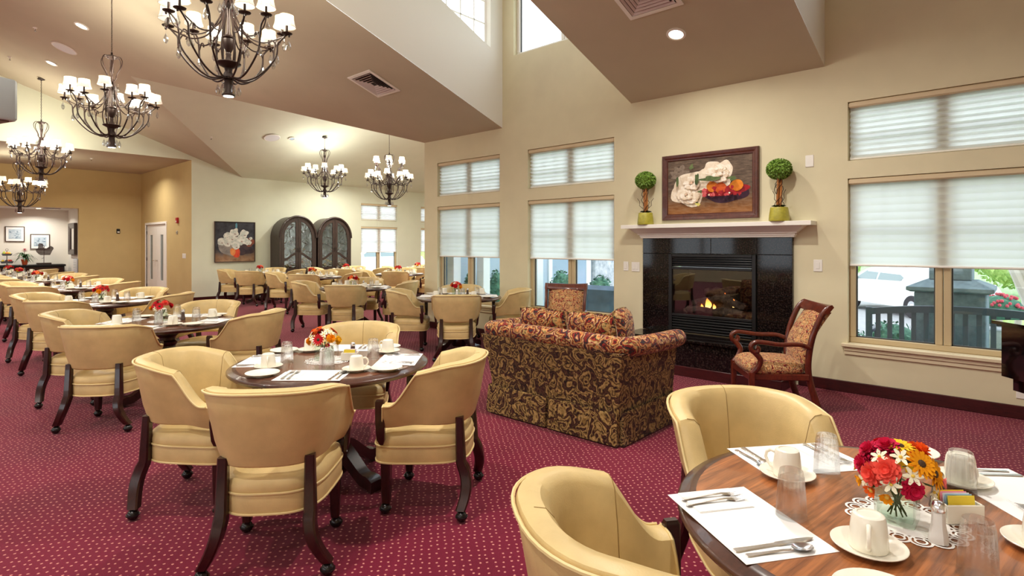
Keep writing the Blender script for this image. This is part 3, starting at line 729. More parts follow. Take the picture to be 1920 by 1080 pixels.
FL_A = Maker(make_arrangement('mixed', 5, [
 ('pompom', 'crimson', 212, 18, .08), ('pompom', 'coral', 238, 8, .08), ('starflower', 'cream', 222, -8, .082), ('pompom', 'crimson', 200, 42, .078), ('pompom', 'crimson', 235, 66, .08), ('pompom', 'coral', 262, 22, .082), ('pompom', 'red', 150, 52, .075), ('gerbera', 'amber', 322, 38, .088),
 ('gerbera', 'amber', 350, 20, .082), ('pompom', 'orange', 20, 55, .082), ('pompom', 'orange', 60, 40, .08), ('pompom', 'crimson', 300, -2, .082), ('starflower', 'cream', 285, 48, .088),
 ('starflower', 'cream', 245, 40, .088), ('starflower', 'cream', 300, 20, .09), ('starflower', 'cream', 270, 2, .086), ('starflower', 'cream', 340, -8, .085), ('bellflower', 'amber', 190, 4, .085),
 ('bellflower', 'amber', 205, -16, .085), ('bellflower', 'orange', 235, -22, .082), ('bellflower', 'amber', 262, -26, .08), ('gerbera', 'yellow', 300, 78, .08), ('starflower', 'cream', 30, 12, .09), ('bellflower', 'pink', 5, 2, .092), ('pompom', 'coral', 110, 20, .08), ('starflower', 'cream', 130, 0, .086), ('gerbera', 'yellow', 80, 10, .082)]))
FL_B = Maker(make_arrangement('gerbera', 7, [
 ('gerbera', 'red', 290, 15, .088), ('gerbera', 'orange', 240, 62, .085), ('pompom', 'orange', 200, 40, .08), ('gerbera', 'red', 160, 35, .08), ('pompom', 'amber', 215, 2, .085), ('pompom', 'amber', 340, 18, .088),
 ('gerbera', 'orange', 60, 45, .08), ('pompom', 'yellow', 20, 5, .085), ('starflower', 'cream', 330, 50, .09), ('starflower', 'cream', 310, 36, .092), ('starflower', 'cream', 345, 38, .094), ('starflower', 'cream', 250, 20, .088), ('starflower', 'cream', 230, 30, .09), ('starflower', 'cream', 265, -5, .084), ('gerbera', 'red', 110, 10, .08), ('bellflower', 'crimson', 325, -8, .084)]))
FL_C = Maker(make_arrangement('coral', 11, [
 ('gerbera', 'red', 280, 30, .075), ('gerbera', 'coral', 230, 55, .075), ('pompom', 'red', 200, 20, .075), ('gerbera', 'red', 330, 20, .078), ('pompom', 'coral', 10, 45, .075), ('pompom', 'red', 60, 20, .075),
 ('gerbera', 'orange', 130, 35, .075), ('pompom', 'amber', 255, 5, .08), ('starflower', 'cream', 305, 5, .08), ('starflower', 'cream', 185, 50, .08), ('gerbera', 'coral', 90, 60, .075)]))

SEATS = {}
def lay_table(cx, cy, table, tn, flower, frot, places, detail=2, chairs=None, jit=0, gone=(), rad=.75):
    """tn = how to tell this table; places = [(angle, which side)]; detail 2 = cutlery too, 1 = plates and glasses"""
    r = random.Random(jit)
    table((cx, cy, 0), r.uniform(-.2, .2), 'round dark pedestal table '+tn, 'round dining tables')
    z = TZ+.0006
    for k, pl in enumerate(places):
        ang, side = pl[0], pl[1]; ov = pl[2] if len(pl) > 2 else {}
        a = R(ang); dx, dy = math.cos(a), math.sin(a)           # outward from the table centre
        rot = a+PI/2                                            # local +y points to the centre
        right = Vector((-dy, dx))                               # the diner's right hand
        def at(x, y, zz=0): return (cx+dx*y+right.x*x, cy+dy*y+right.y*x, z+zz)
        w = f'{side}, table {tn}'
        def lb(s): return s+', '+w
        j = lambda s=.012: r.uniform(-s, s)
        px, py, tw = ov.get('mat', (j(.012), .43+j(.008), j(.06))); pr = rot+tw; ct, sn = math.cos(tw), math.sin(tw)
        def mat(ox, oy, zz): return at(px+ox*ct-oy*sn, py-(ox*sn+oy*ct), zz)
        item('placemat', paper(.375, .255, .0009), M['paper'], mat(0, 0, 0), pr, lb('white paper placemat'), 'placemat', 'paper placemats')
        item('napkin', napkin, M['paper'], mat(-.122, -.012, .0013), pr+j(.1), lb('folded white napkin'), 'napkin', 'folded napkins')
        if detail > 1:
            t1 = j(.04); item('dinner_fork', mk_fork, M['chrome'], mat(-.139, -.012, .0062), pr+t1, lb('outer steel fork on napkin'), 'fork', 'forks')
            item('dinner_fork', mk_fork, M['chrome'], mat(-.106, -.018, .0062), pr+t1+j(.03), lb('inner steel fork on napkin'), 'fork', 'forks')
            item('table_knife', mk_knife, M['chrome'], mat(.128, -.006, .0016), pr+j(.05), lb('steel knife'), 'knife', 'knives')
            item('teaspoon', mk_spoon, M['chrome'], mat(.160, -.02, .0016), pr+j(.06), lb('steel teaspoon'), 'spoon', 'spoons')
        if ov.get('saucer', 1):
            p = at(*ov.get('saucer', (.225+j(), .315+j()))); item('saucer', lambda: mk_plate(.082), M['china'], p, 0, lb('cream saucer under a mug'), 'saucer', 'saucers')
            MUG((p[0], p[1], p[2]+.0071), ov.get('mug', r.uniform(0, 6.28)), lb('upturned cream mug on saucer'), 'upturned mugs')
        p = at(*ov.get('glass', (.05+j(), .265+j())), .0012); item('tumbler', mk_glass, M['tumbler'], p, r.random(), lb('upturned ribbed tumbler'), 'glass', 'upturned tumblers')
        if ov.get('plate', 1):
            item('side_plate', lambda: mk_plate(.092), M['china'], at(*ov.get('plate', (-.29+j(), .40+j()))), 0, lb('cream side plate'), 'plate', 'side plates')
    item('doily', mk_doily, M['lace'], (cx-.01, cy-.02, z), 0, 'white lace doily at the centre of the table '+tn, 'doily', 'lace doilies', 60)
    flower((cx-.028, cy-.037, z+.0028), frot, 'red and orange flowers in glass vase on the table '+tn, 'table flower vases')
    SALT((cx+.067, cy-.104, z+.0028), .3, 'glass salt shaker with chrome cap on the table '+tn, 'salt shakers')
    PEPPER((cx+.045, cy+.125, z+.0028), .3, 'brown pepper shaker with chrome cap on the table '+tn, 'pepper shakers')
# ------------------------------------------------------------------ fireplace
def granite():
    t = NT('black_granite'); b = t.N('ShaderNodeBsdfPrincipled', i_Roughness=.06); b.inputs['Specular IOR Level'].default_value = .32
    co = t.N('ShaderNodeTexCoord'); nz = t.N('ShaderNodeTexNoise', i_Scale=60., i_Detail=6.); t.L(co, 'Object', nz, 'Vector')
    rp = t.ramp([(.45, srgb(14, 11, 11)), (.62, srgb(40, 31, 29)), (.75, srgb(70, 58, 54))]); t.L(nz, 0, rp, 0); t.L(rp, 0, b, 'Base Color'); t.L(b, 0, t.out, 0); return t.m
M['granite'] = granite()
M['grout'] = pbr('grout', srgb(52, 46, 44), .8)
FX0, FX1, FY = -3.634, -1.846, 6.468
t = thing('fireplace', 'black granite tiled gas fireplace with louvres, glass front and raised hearth', 'fireplace', (0, 0, 0))
b = MB(); g = MB()
def tiles(xs, zs):
    for x0, x1 in xs:
        for z0, z1 in zs: b.box(x0+.0015, x1-.0015, FY, YW-.002, z0+.0015, z1-.0015, .003)
tiles([(FX0, -3.27), (-2.215, FX1)], [(.42, .66), (.66, .94), (.94, 1.385)]); tiles([(FX0, -3.27), (-3.27, -2.74), (-2.74, -2.215), (-2.215, FX1)], [(1.385, 1.575)])
for q in ((FX0+.004, -3.272), (-2.213, FX1-.004)): g.box(q[0], q[1], FY+.006, YW-.003, .422, 1.57)
g.box(-3.272, -2.213, FY+.006, YW-.003, 1.387, 1.57)
o = part('surround', b, M['granite'], t); part('grout', g, M['grout'], o)
b = MB(); b.box(-3.66, -1.82, 6.03, FY-.002, .385, .42, .006); part('hearth_slab', b, M['granite'], t)
b = MB(); g = MB()
for k in range(4): b.box(-3.64+k*.45+.0015, -3.64+(k+1)*.45-.0015, 6.06, FY-.004, .115, .384, .002)
g.box(-3.637, -1.843, 6.066, FY-.005, .118, .383); o = part('hearth_base', b, M['granite'], t); part('grout', g, M['grout'], o)
b = MB(); b.box(-3.65, -1.83, 6.045, 6.4, 0, .114, .005); part('hearth_plinth', b, M['base'], t)
X0, X1 = -3.266, -2.219
b = MB(); d0, d1 = 6.445, 6.5
for q in ((X0, X0+.045, .424, 1.383), (X1-.045, X1, .424, 1.383), (X0+.045, X1-.045, 1.345, 1.383), (X0+.045, X1-.045, 1.195, 1.225), (X0+.045, X1-.045, .625, .655)): b.box(q[0], q[1], d0, d1, q[2], q[3], .004)
part('insert_frame', b, M['black'], t)
for zz in ((.43, .62, 6), (1.23, 1.34, 4)):
    b = MB(); n = zz[2]; h = (zz[1]-zz[0])/n
    for k in range(n):
        z = zz[0]+k*h; s = b.n(); b.box(X0+.046, X1-.046, 0, .028, 0, .010, .003); b.xf(s, Matrix.Translation((0, 6.452, z+h*.5)) @ Matrix.Rotation(R(28), 4, 'X'))
    b.box(X0+.046, X1-.046, 6.492, 6.498, zz[0], zz[1]); part('louvre', b, M['black'], t)
b = MB(); b.box(X0+.045, X1-.045, 6.462, 6.468, .655, 1.195); part('glass_front', b, thin_glass('fire_glass', (.8, .8, .8, 1), 1.9), t)
M['soot'] = pbr('firebox_soot', srgb(24, 22, 20), .9, noise=.5, nscale=14)
b = MB(); a0, a1, c0, c1, e0, e1 = X0+.04, X1-.04, 6.50, 6.93, .62, 1.22
b.quad((a0,c1,e0),(a1,c1,e0),(a1,c1,e1),(a0,c1,e1)); b.quad((a0,c0,e0),(a1,c0,e0),(a1,c1,e0),(a0,c1,e0)); b.quad((a0,c0,e1),(a0,c1,e1),(a1,c1,e1),(a1,c0,e1)); b.quad((a0,c0,e0),(a0,c1,e0),(a0,c1,e1),(a0,c0,e1)); b.quad((a1,c0,e0),(a1,c1,e0),(a1,c1,e1),(a1,c0,e1))
part('firebox', b, M['soot'], t, smooth=False)
M['log'] = pbr('ceramic_log', srgb(92, 78, 68), .95, noise=.75, nscale=16, bump=1., bscale=40)
r = random.Random(4)
def log(p, q, rad):
    b = MB(); p, q = Vector(p), Vector(q); n = 9; pts = [p.lerp(q, i/(n-1))+Vector((r.uniform(-.008,.008), r.uniform(-.008,.008), r.uniform(-.01,.01))) for i in range(n)]
    b.tube(pts, [rad*(.8+.35*r.random())*(.75 if i in (0, n-1) else 1) for i in range(n)], 11)
    for i in range(len(b.v)): v = b.v[i]; b.v[i] = (v[0]+r.uniform(-.006,.006), v[1]+r.uniform(-.006,.006), v[2]+r.uniform(-.006,.006))
    part('ceramic_log', b, M['log'], t)
for p, q, rad in (((-3.1, 6.62, .70), (-2.42, 6.60, .69), .05), ((-3.12, 6.8, .76), (-2.45, 6.82, .74), .065), ((-3.0, 6.68, .78), (-2.62, 6.74, .87), .05), ((-2.72, 6.72, .86), (-2.42, 6.68, .76), .045), ((-2.95, 6.78, .9), (-2.55, 6.8, .93), .05), ((-3.14, 6.6, .68), (-2.95, 6.68, .74), .042)): log(p, q, rad)
def flame_mat():
    t = NT('flame'); e = t.N('ShaderNodeEmission', i_Strength=5.); co = t.N('ShaderNodeTexCoord'); sp = t.N('ShaderNodeSeparateXYZ'); t.L(co, 'Generated', sp, 0)
    rp = t.ramp([(0, (1, .62, .2, 1)), (.45, (1, .42, .07, 1)), (1, (1, .16, .02, 1))]); t.L(sp, 2, rp, 0); t.L(rp, 0, e, 0); t.L(e, 0, t.out, 0); return t.m
M['flame'] = flame_mat()
for fx, fy, fz, w, h in ((-2.86, 6.66, .725, .045, .12), (-2.79, 6.68, .72, .022, .06), (-2.67, 6.72, .79, .018, .13), (-2.55, 6.68, .755, .026, .10), (-2.93, 6.65, .715, .02, .06), (-2.27, 6.62, .70, .012, .12)):
    b = MB(); ring = []
    for k in range(8):
        u = k/7; wd = w*(math.sin(PI*min(1, .18+u*.82))**.9+.03)*(1-.35*u); ring.append([(wd*math.cos(2*PI*j/9)+.25*w*math.sin(u*4), .5*wd*math.sin(2*PI*j/9), h*u) for j in range(9)])
    b.loft(ring); part('flame', b, M['flame'], t, (fx, fy, fz))
b = MB(); rr = random.Random(8)
for k in range(60): b.sphere((rr.uniform(-3.12, -2.36), rr.uniform(6.53, 6.66), .63), rr.uniform(.01, .02), 6, 4)
o = part('embers', b, M['log'], t); o['kind'] = 'stuff'
# ------------------------------------------------------------------ mantel
b = MB(); xc = -2.74
def mr(hw, y, z, c=.0): return [(xc-hw, y, z), (xc+hw, y, z), (xc+hw, YW-.001, z), (xc-hw, YW-.001, z)]
b.loft([mr(.915, 6.452, 1.577), mr(.915, 6.452, 1.597), mr(.925, 6.442, 1.60), mr(.925, 6.442, 1.617), mr(.945, 6.425, 1.622), mr(.945, 6.425, 1.632), mr(.96, 6.41, 1.642), mr(.985, 6.385, 1.662), mr(1.015, 6.35, 1.69), mr(1.03, 6.335, 1.70), mr(1.115, 6.30, 1.70), mr(1.115, 6.30, 1.742), mr(1.11, 6.305, 1.745)])
solid('mantel_shelf', b, M['white'], 'white moulded mantel shelf over the black fireplace', 'shelf', smooth=False)
# ------------------------------------------------------------------ pictures
def blob(b, cx, cz, rx, rz, y, seed, lob=.16, n=28):
    r = random.Random(seed); ph = [r.uniform(0, 6.28) for _ in range(4)]; am = [r.uniform(.4, 1) for _ in range(4)]
    pts = []
    for k in range(n):
        a = 2*PI*k/n; q = 1+lob*sum(am[i]*math.sin((i+2)*a+ph[i]) for i in range(4))*.55
        pts.append((cx+rx*q*math.cos(a), y, cz+rz*q*math.sin(a)))
    b.poly(pts)
def paintmat(name, stops, scale=3., rough=.55, stretch=(1, 1, 1)):
    t = NT(name); p = t.N('ShaderNodeBsdfPrincipled', i_Roughness=rough); p.inputs['Specular IOR Level'].default_value = .25
    co = t.N('ShaderNodeTexCoord'); mp = t.N('ShaderNodeMapping'); mp.inputs['Scale'].default_value = stretch; t.L(co, 'Object', mp, 0)
    nz = t.N('ShaderNodeTexNoise', i_Scale=scale, i_Detail=6., i_Roughness=.6, i_Distortion=.6); t.L(mp, 0, nz, 'Vector')
    rp = t.ramp([(p_, srgb(*c)) for p_, c in stops]); t.L(nz, 0, rp, 0); t.L(rp, 0, p, 'Base Color'); t.L(p, 0, t.out, 0); return t.m
def backmat(name, top, bot, split, scale=4., stretch=(1, 1, 1)):
    """painted backdrop: one colour family above, another below, mottled"""
    t = NT(name); p = t.N('ShaderNodeBsdfPrincipled', i_Roughness=.55); p.inputs['Specular IOR Level'].default_value = .25
    co = t.N('ShaderNodeTexCoord'); mp = t.N('ShaderNodeMapping'); mp.inputs['Scale'].default_value = stretch; t.L(co, 'Object', mp, 0)
    nz = t.N('ShaderNodeTexNoise', i_Scale=scale, i_Detail=6., i_Roughness=.65); t.L(mp, 0, nz, 'Vector')
    ra = t.ramp([(.3, srgb(*top[0])), (.7, srgb(*top[1]))]); rb = t.ramp([(.3, srgb(*bot[0])), (.7, srgb(*bot[1]))]); t.L(nz, 0, ra, 0); t.L(nz, 0, rb, 0)
    sp = t.N('ShaderNodeSeparateXYZ'); t.L(co, 'Object', sp, 0)
    ad = t.N('ShaderNodeMath', operation='MULTIPLY_ADD'); ad.inputs[1].default_value = .5; t.L(nz, 0, ad, 0); t.L(sp, 2, ad, 2)
    mr_ = t.N('ShaderNodeMapRange'); mr_.inputs['From Min'].default_value = split-.12+.25; mr_.inputs['From Max'].default_value = split+.12+.25; t.L(ad, 0, mr_, 0)
    mx = t.N('ShaderNodeMix', data_type='RGBA'); t.L(mr_, 0, mx, 0); t.L(rb, 0, mx, 6); t.L(ra, 0, mx, 7); t.L(mx, 2, p, 'Base Color'); t.L(p, 0, t.out, 0); return t.m
def picture(label, loc, rotz, w, h, fw, fd, fmat, draw, mats, group=None, tilt=0, prof=0):
    """framed picture hung on a wall, centre of the back at loc, looking along local -y"""
    t = thing('framed_picture', label, 'picture', loc, rotz, group)
    if tilt: t.rotation_euler = (0, tilt, rotz)
    b = MB()
    if fw > 0:
        O = [(-w/2, -h/2), (w/2, -h/2), (w/2, h/2), (-w/2, h/2)]
        def ring(i, y): return [(x-math.copysign(i, x), y, z-math.copysign(i, z)) for x, z in O]
        R_ = [ring(0, 0), ring(0, -fd*.8), ring(fw*.12, -fd), ring(fw*.45, -fd*.92), ring(fw*.7, -fd*.75), ring(fw*.86, -fd*.72), ring(fw, -fd*.5), ring(fw, -.002)]
        b.loft([q[::-1] for q in R_], True, False, False); part('frame', b, fmat, t, smooth=False)
        b = MB(); b.quad((-w/2+.004, -.001, -h/2+.004), (w/2-.004, -.001, -h/2+.004), (w/2-.004, -.001, h/2-.004), (-w/2+.004, -.001, h/2-.004)); part('backing', b, M['black'], t)
    c = MB(); i = fw*.98; y = -fd*.45
    if fw == 0: c.box(-w/2, w/2, -fd, 0, -h/2, h/2); y = -fd-.0004
    else: c.quad((-w/2+i, y, -h/2+i), (w/2-i, y, -h/2+i), (w/2-i, y, h/2-i), (-w/2+i, y, h/2-i))
    draw(c, y, w/2-i, h/2-i); part('canvas', c, mats, t, smooth=False)
    return t
def draw_peony(c, y, W, H):
    d = [0]
    def B(m, x, z, rx, rz, s, lob=.16): d[0] += 1; c.cur = m; blob(c, x*W, z*H, rx*W, rz*H, y-.0004*d[0], s, lob)
    for k, (x, z) in enumerate(((-.82, .55), (-.7, .68), (-.62, .5), (-.74, .4))): B(8, x, z, .12, .13, k, .5)
    B(5, .42, -.32, .52, .32, 31, .08); B(6, .42, -.18, .5, .22, 32, .1)
    B(1, .12, .62, .22, .24, 11); B(1, .38, .55, .2, .3, 12); B(1, .2, .28, .34, .42, 13); B(2, .3, .5, .24, .26, 14); B(2, .22, .2, .26, .2, 15)
    B(1, -.42, .1, .4, .42, 16); B(1, -.5, -.3, .42, .4, 17); B(1, -.18, .25, .22, .36, 21); B(2, -.52, -.32, .3, .28, 18); B(2, -.35, .1, .24, .22, 19); B(1, -.46, -.42, .2, .18, 20); B(7, -.6, -.3, .05, .07, 22)
    B(3, .1, -.05, .13, .2, 41, .05); B(4, .3, -.12, .14, .2, 42, .06); B(3, .66, -.06, .15, .2, 43, .05); B(3, .68, 0, .08, .1, 44, .05)
    rp_ = random.Random(21)
    for fx, fz, fr, n in ((.2, .42, .34, 11), (-.48, -.3, .36, 13), (-.38, .12, .26, 9), (.3, .28, .22, 8), (-.5, -.3, .2, 9), (.24, .45, .18, 8)):
        for k in range(n):
            a = 2*PI*k/n+rp_.random()*.4; x, z = fx+fr*.62*math.cos(a)*.8, fz+fr*.62*math.sin(a); q = fr*rp_.uniform(.28, .42)
            B(12, x+.012, z-.02, q*.9, q*.85, 200+k, .12); B(2 if k % 3 else 1, x, z, q*.86, q*.8, 300+k, .14)
        B(12, fx, fz, fr*.16, fr*.14, 400+n, .2); B(7, fx+.01, fz+.01, fr*.11, fr*.1, 410+n, .2)
    B(9, .1, .22, .22, .09, 51, .3); B(9, -.22, .24, .05, .2, 52, .2); B(9, .6, .18, .1, .07, 53, .3); B(9, -.7, .2, .035, .18, 54, .1); B(9, -.1, -.22, .08, .06, 55, .3); B(9, -.35, .7, .05, .09, 56, .3)
    r = random.Random(9)
    for k in range(26): B((6, 10, 6)[k % 3], r.uniform(-.05, .88), r.uniform(-.38, -.12), r.uniform(.03, .06), r.uniform(.04, .08), 60+k, .2)
    B(10, .12, -.36, .05, .05, 92); B(2, .08, -.36, .02, .03, 93); B(2, .55, -.33, .02, .03, 94)
    B(9, -.2, -.66, .05, .05, 95, .4); B(11, -.18, -.68, .05, .06, 96, .4)
pm = [backmat('peony_ground', ((62, 50, 44), (128, 108, 90)), ((116, 72, 36), (176, 120, 70)), -.2, 9, (1, 1, 5)), paintmat('peony_white', [(.35, (222, 202, 176)), (.62, (246, 234, 214))], 13), paintmat('peony_light', [(.36, (232, 214, 190)), (.6, (252, 245, 232))], 18),
      paintmat('fruit_orange', [(.3, (200, 92, 20)), (.7, (240, 150, 50))], 9), paintmat('fruit_red', [(.3, (190, 62, 30)), (.7, (228, 112, 50))], 9), paintmat('bowl_dark', [(.3, (42, 22, 40)), (.7, (76, 44, 62))], 8), paintmat('berry_red', [(.3, (110, 18, 28)), (.7, (180, 36, 44))], 20),
      paintmat('petal_pink', [(.3, (228, 180, 150)), (.7, (240, 200, 176))], 9), paintmat('sketch_grey', [(.3, (112, 96, 84)), (.7, (150, 134, 118))], 30), paintmat('leaf_paint', [(.3, (44, 66, 40)), (.7, (110, 126, 78))], 10), paintmat('berry_light', [(.3, (190, 50, 60)), (.7, (226, 120, 120))], 20), paintmat('bud_yellow', [(.3, (190, 180, 80)), (.7, (230, 220, 130))], 20), paintmat('petal_shade', [(.3, (206, 180, 150)), (.7, (228, 206, 178))], 14)]
M['pframe'] = wood('picture_frame_brown', srgb(62, 28, 22), srgb(96, 50, 40), 8, (1, 1, 1), .35, .2)
picture('brown framed still life of white peonies and oranges above the mantel', (-2.785, YW-.002, 2.195), 0, 1.17, .80, .075, .045, M['pframe'], draw_peony, pm)
def draw_bouquet(c, y, W, H):
    d = [0]
    def B(m, x, z, rx, rz, s, lob=.16): d[0] += 1; c.cur = m; blob(c, x*W, z*H, rx*W, rz*H, y-.0004*d[0], s, lob)
    B(7, .06, .82, .05, .17, 1, .1); B(5, -.1, -.2, .75, .5, 2, .15); B(8, .4, -.4, .5, .3, 3, .2)
    B(9, .75, .0, .25, .25, 4, .2); B(3, .05, -.55, .2, .26, 5, .05); B(4, -.12, -.5, .14, .2, 6, .1)
    for k, (x, z, q) in enumerate(((-.4, .3, .2), (-.05, .48, .22), (.45, .42, .22), (-.7, .02, .2), (-.42, -.02, .22), (.0, .0, .28), (.3, .1, .25), (.55, .02, .18), (-.2, .2, .2), (.7, -.02, .14), (.02, -.2, .2), (.8, .18, .08))):
        B(1 if k % 3 else 2, x, z, q, q*.95, 20+k, .2); B(2 if k % 3 else 1, x-.03, z+.03, q*.6, q*.5, 50+k, .3); B(6, x+.04, z-.08, q*.25, q*.15, 80+k, .4)
bm_ = [backmat('bouquet_ground', ((34, 36, 44), (76, 76, 84)), ((120, 84, 60), (190, 156, 124)), -.35, 5), paintmat('bloom_white', [(.3, (200, 200, 192)), (.7, (236, 234, 226))], 14), paintmat('bloom_grey', [(.3, (168, 176, 172)), (.7, (222, 222, 212))], 14), paintmat('pot_red', [(.3, (196, 58, 34)), (.7, (232, 96, 66))], 6), paintmat('pot_orange', [(.3, (214, 120, 60)), (.7, (234, 160, 96))], 6),
       paintmat('haze_grey', [(.3, (110, 104, 104)), (.7, (176, 166, 156))], 5), paintmat('bloom_shadow', [(.3, (120, 112, 108)), (.7, (190, 160, 150))], 14), paintmat('blue_streak', [(.3, (50, 96, 120)), (.7, (110, 170, 190))], 8), paintmat('shade_purple', [(.3, (48, 40, 52)), (.7, (84, 66, 66))], 6), paintmat('rust', [(.3, (96, 58, 50)), (.7, (150, 86, 66))], 6)]
M['slimframe'] = pbr('slim_frame', srgb(70, 52, 44), .4)
picture('square unframed-looking painting of white flowers in red pot on the far wall', (XF+.002, 6.31, 1.565), R(90), 1.07, 1.10, .018, .05, M['slimframe'], draw_bouquet, bm_)
def draw_print(seed):
    def f(c, y, W, H):
        c.cur = 1; c.quad((-W*.72, y-.001, -H*.7), (W*.72, y-.001, -H*.7), (W*.72, y-.001, H*.7), (-W*.72, y-.001, H*.7)); r = random.Random(seed)
        for k in range(26): c.cur = 2 if k % 2 else 3; blob(c, r.uniform(-.6, .6)*W, r.uniform(-.6, .45)*H, r.uniform(.05, .14)*W, r.uniform(.03, .08)*H, y-.0014-.0002*k, seed*50+k, .3, 14)
    return f
pp = [M['paper'], paintmat('print_blue', [(.3, (168, 188, 204)), (.7, (206, 218, 226))], 9), paintmat('print_ink', [(.3, (90, 116, 140)), (.7, (140, 164, 184))], 12), paintmat('print_pale', [(.3, (190, 206, 218)), (.7, (224, 232, 236))], 12)]
picture('small blue print in thin dark frame, higher on the niche wall', (-21.998, 2.41, 1.80), R(90), .44, .45, .022, .025, M['slimframe'], draw_print(3), pp, 'blue prints in the niche')
picture('small blue print in thin dark frame behind the metal rooster', (-21.998, 2.985, 1.58), R(90), .46, .45, .022, .025, M['slimframe'], draw_print(4), pp, 'blue prints in the niche')
M['mirror'] = pbr('mirror', (.75, .75, .75, 1), .04, metal=1.)
t = picture('heavy dark framed mirror on the side wall of the niche', (-21.1, 3.654, 1.66), 0, .86, .94, .16, .08, M['cab'], lambda c, y, W, H: None, M['mirror'])
# ------------------------------------------------------------------ paisley loveseat and armchairs
cols = dict(bk=srgb(26, 16, 16), bu=srgb(60, 24, 26), ol=srgb(140, 112, 62), go=srgb(182, 152, 98), br=srgb(96, 64, 42), pi=srgb(166, 92, 76), st=srgb(60, 58, 62), cr=srgb(214, 180, 130), rd=srgb(150, 44, 36), or_=srgb(206, 130, 72))
M['paisley'] = paisley('paisley_dark', 6.0, [(0, cols['bk']), (.05, cols['bu']), (.12, cols['br']), (.18, cols['go']), (.3, cols['ol']), (.38, cols['bk']), (.42, cols['bu']), (.5, cols['ol']), (.62, cols['go']), (.70, cols['ol']), (.76, cols['bk']), (.82, cols['bu']), (.9, cols['br']), (1, cols['bk'])], .42)
M['paisley_top'] = paisley('paisley_bright', 6.5, [(0, cols['bk']), (.06, cols['rd']), (.16, cols['bu']), (.24, cols['or_']), (.36, cols['go']), (.44, cols['bk']), (.5, cols['rd']), (.6, cols['ol']), (.7, cols['cr']), (.78, cols['pi']), (.86, cols['bu']), (.93, cols['st']), (1, cols['bk'])])
M['paisley_light'] = paisley('paisley_light', 11, [(0, cols['bk']), (.06, cols['rd']), (.14, cols['pi']), (.24, cols['cr']), (.4, cols['or_']), (.48, cols['bu']), (.55, cols['cr']), (.68, cols['go']), (.76, cols['rd']), (.84, cols['cr']), (.93, cols['st']), (1, cols['rd'])])
def make_sofa():
    t = thing('loveseat', 'dark paisley loveseat with rolled arms and skirt, back turned to the dining tables', 'sofa', (-2.885, 3.62, 0))
    W = .655; D = .86     # local: back at y=0 facing +y
    # outer body, back and arms, flaring upward, open towards +y
    b = MB()
    def plan(o, z):       # u-shape outline, outer side then inner side
        i = .15
        return [(-W-o*.6, D, z), (-W-o, .02, z), (-W-o*.9, -o, z), (W+o*.9, -o, z), (W+o, .02, z), (W+o*.6, D, z), (W-i, D, z), (W-i, .12, z), (-W+i, .12, z), (-W+i, D, z)]
    b.loft([plan(0, .20), plan(.005, .3), plan(.025, .45), plan(.055, .6), plan(.075, .7)], True); part('body', b, M['paisley'], t, angle=30)
    r = MB(); ro = .075; z = .735; o = .05
    path = [(-W-o-.01, D+.03, z-.02), (-W-o-.012, D*.6, z-.015), (-W-o-.01, .25, z-.005), (-W-o*.8, .08, z), (-W+.02, .0, z+.005), (-W*.5, -.012, z+.012), (0, -.015, z+.015), (W*.5, -.012, z+.012), (W-.02, 0, z+.005), (W+o*.8, .08, z), (W+o+.01, .25, z-.005), (W+o+.012, D*.6, z-.015), (W+o+.01, D+.03, z-.02)]
    P = [Vector(p) for p in path]; pts = []
    for i in range(len(P)-1):
        a, p, q, c = P[max(0, i-1)], P[i], P[i+1], P[min(len(P)-1, i+2)]
        for k in range(6):
            u = k/6; pts.append(.5*((2*p)+(q-a)*u+(2*a-5*p+4*q-c)*u*u+(3*p-a-3*q+c)*u**3))
    pts.append(P[-1]); n = len(pts)
    r.tube(pts, [ro*(.55 if i in (0, n-1) else .9 if i in (1, n-2) else 1) for i in range(n)], 16); part('rolled_top', r, M['paisley_top'], t)
    s = MB(); f = .03
    edge = [(-W-f, D), (-W-f, -.0), (-W-f, -.015), (-W+.04, -f), (-.014, -f), (-.006, -f+.05), (.006, -f+.05), (.014, -f), (W-.04, -f), (W-.002, -f), (W-.012, -f+.06), (W-.03+f, .022), (W+f, .012), (W+f, .05), (W+f, D)]
    rows = []
    for z_, e in ((.012, 1.6), (.1, 1.2), (.2, .6), (.24, .2), (.25, -.6)):
        rows.append([(x*(1+.012*e), y-(.012*e if y < .1 else 0), z_) for x, y in edge])
    base = s.n()
    for q in rows: s.v += q
    m = len(edge)
    for j in range(len(rows)-1):
        for k in range(m-1): s.face((base+j*m+k, base+j*m+k+1, base+(j+1)*m+k+1, base+(j+1)*m+k))
    s.box(-W-.01, W+.01, D-.02, D+.01, .012, .24); part('skirt', s, M['paisley'], t, angle=25)
    c = MB()
    for x0, x1 in ((-.5, -.005), (.005, .5)):
        c.box(x0, x1, .125, D+.04, .24, .44, .05)
    for k, (x0, x1) in enumerate(((-.5, -.005), (.005, .5))):
        cb = MB(); cb.box(x0, x1, .13, D+.05, .27, .45, .05); part('seat_cushion', cb, M['paisley_top'], t, angle=60)
    u = MB(); u.box(-W+.155, W-.155, .125, D, .05, .268); part('seat_deck', u, M['paisley'], t)
    return t
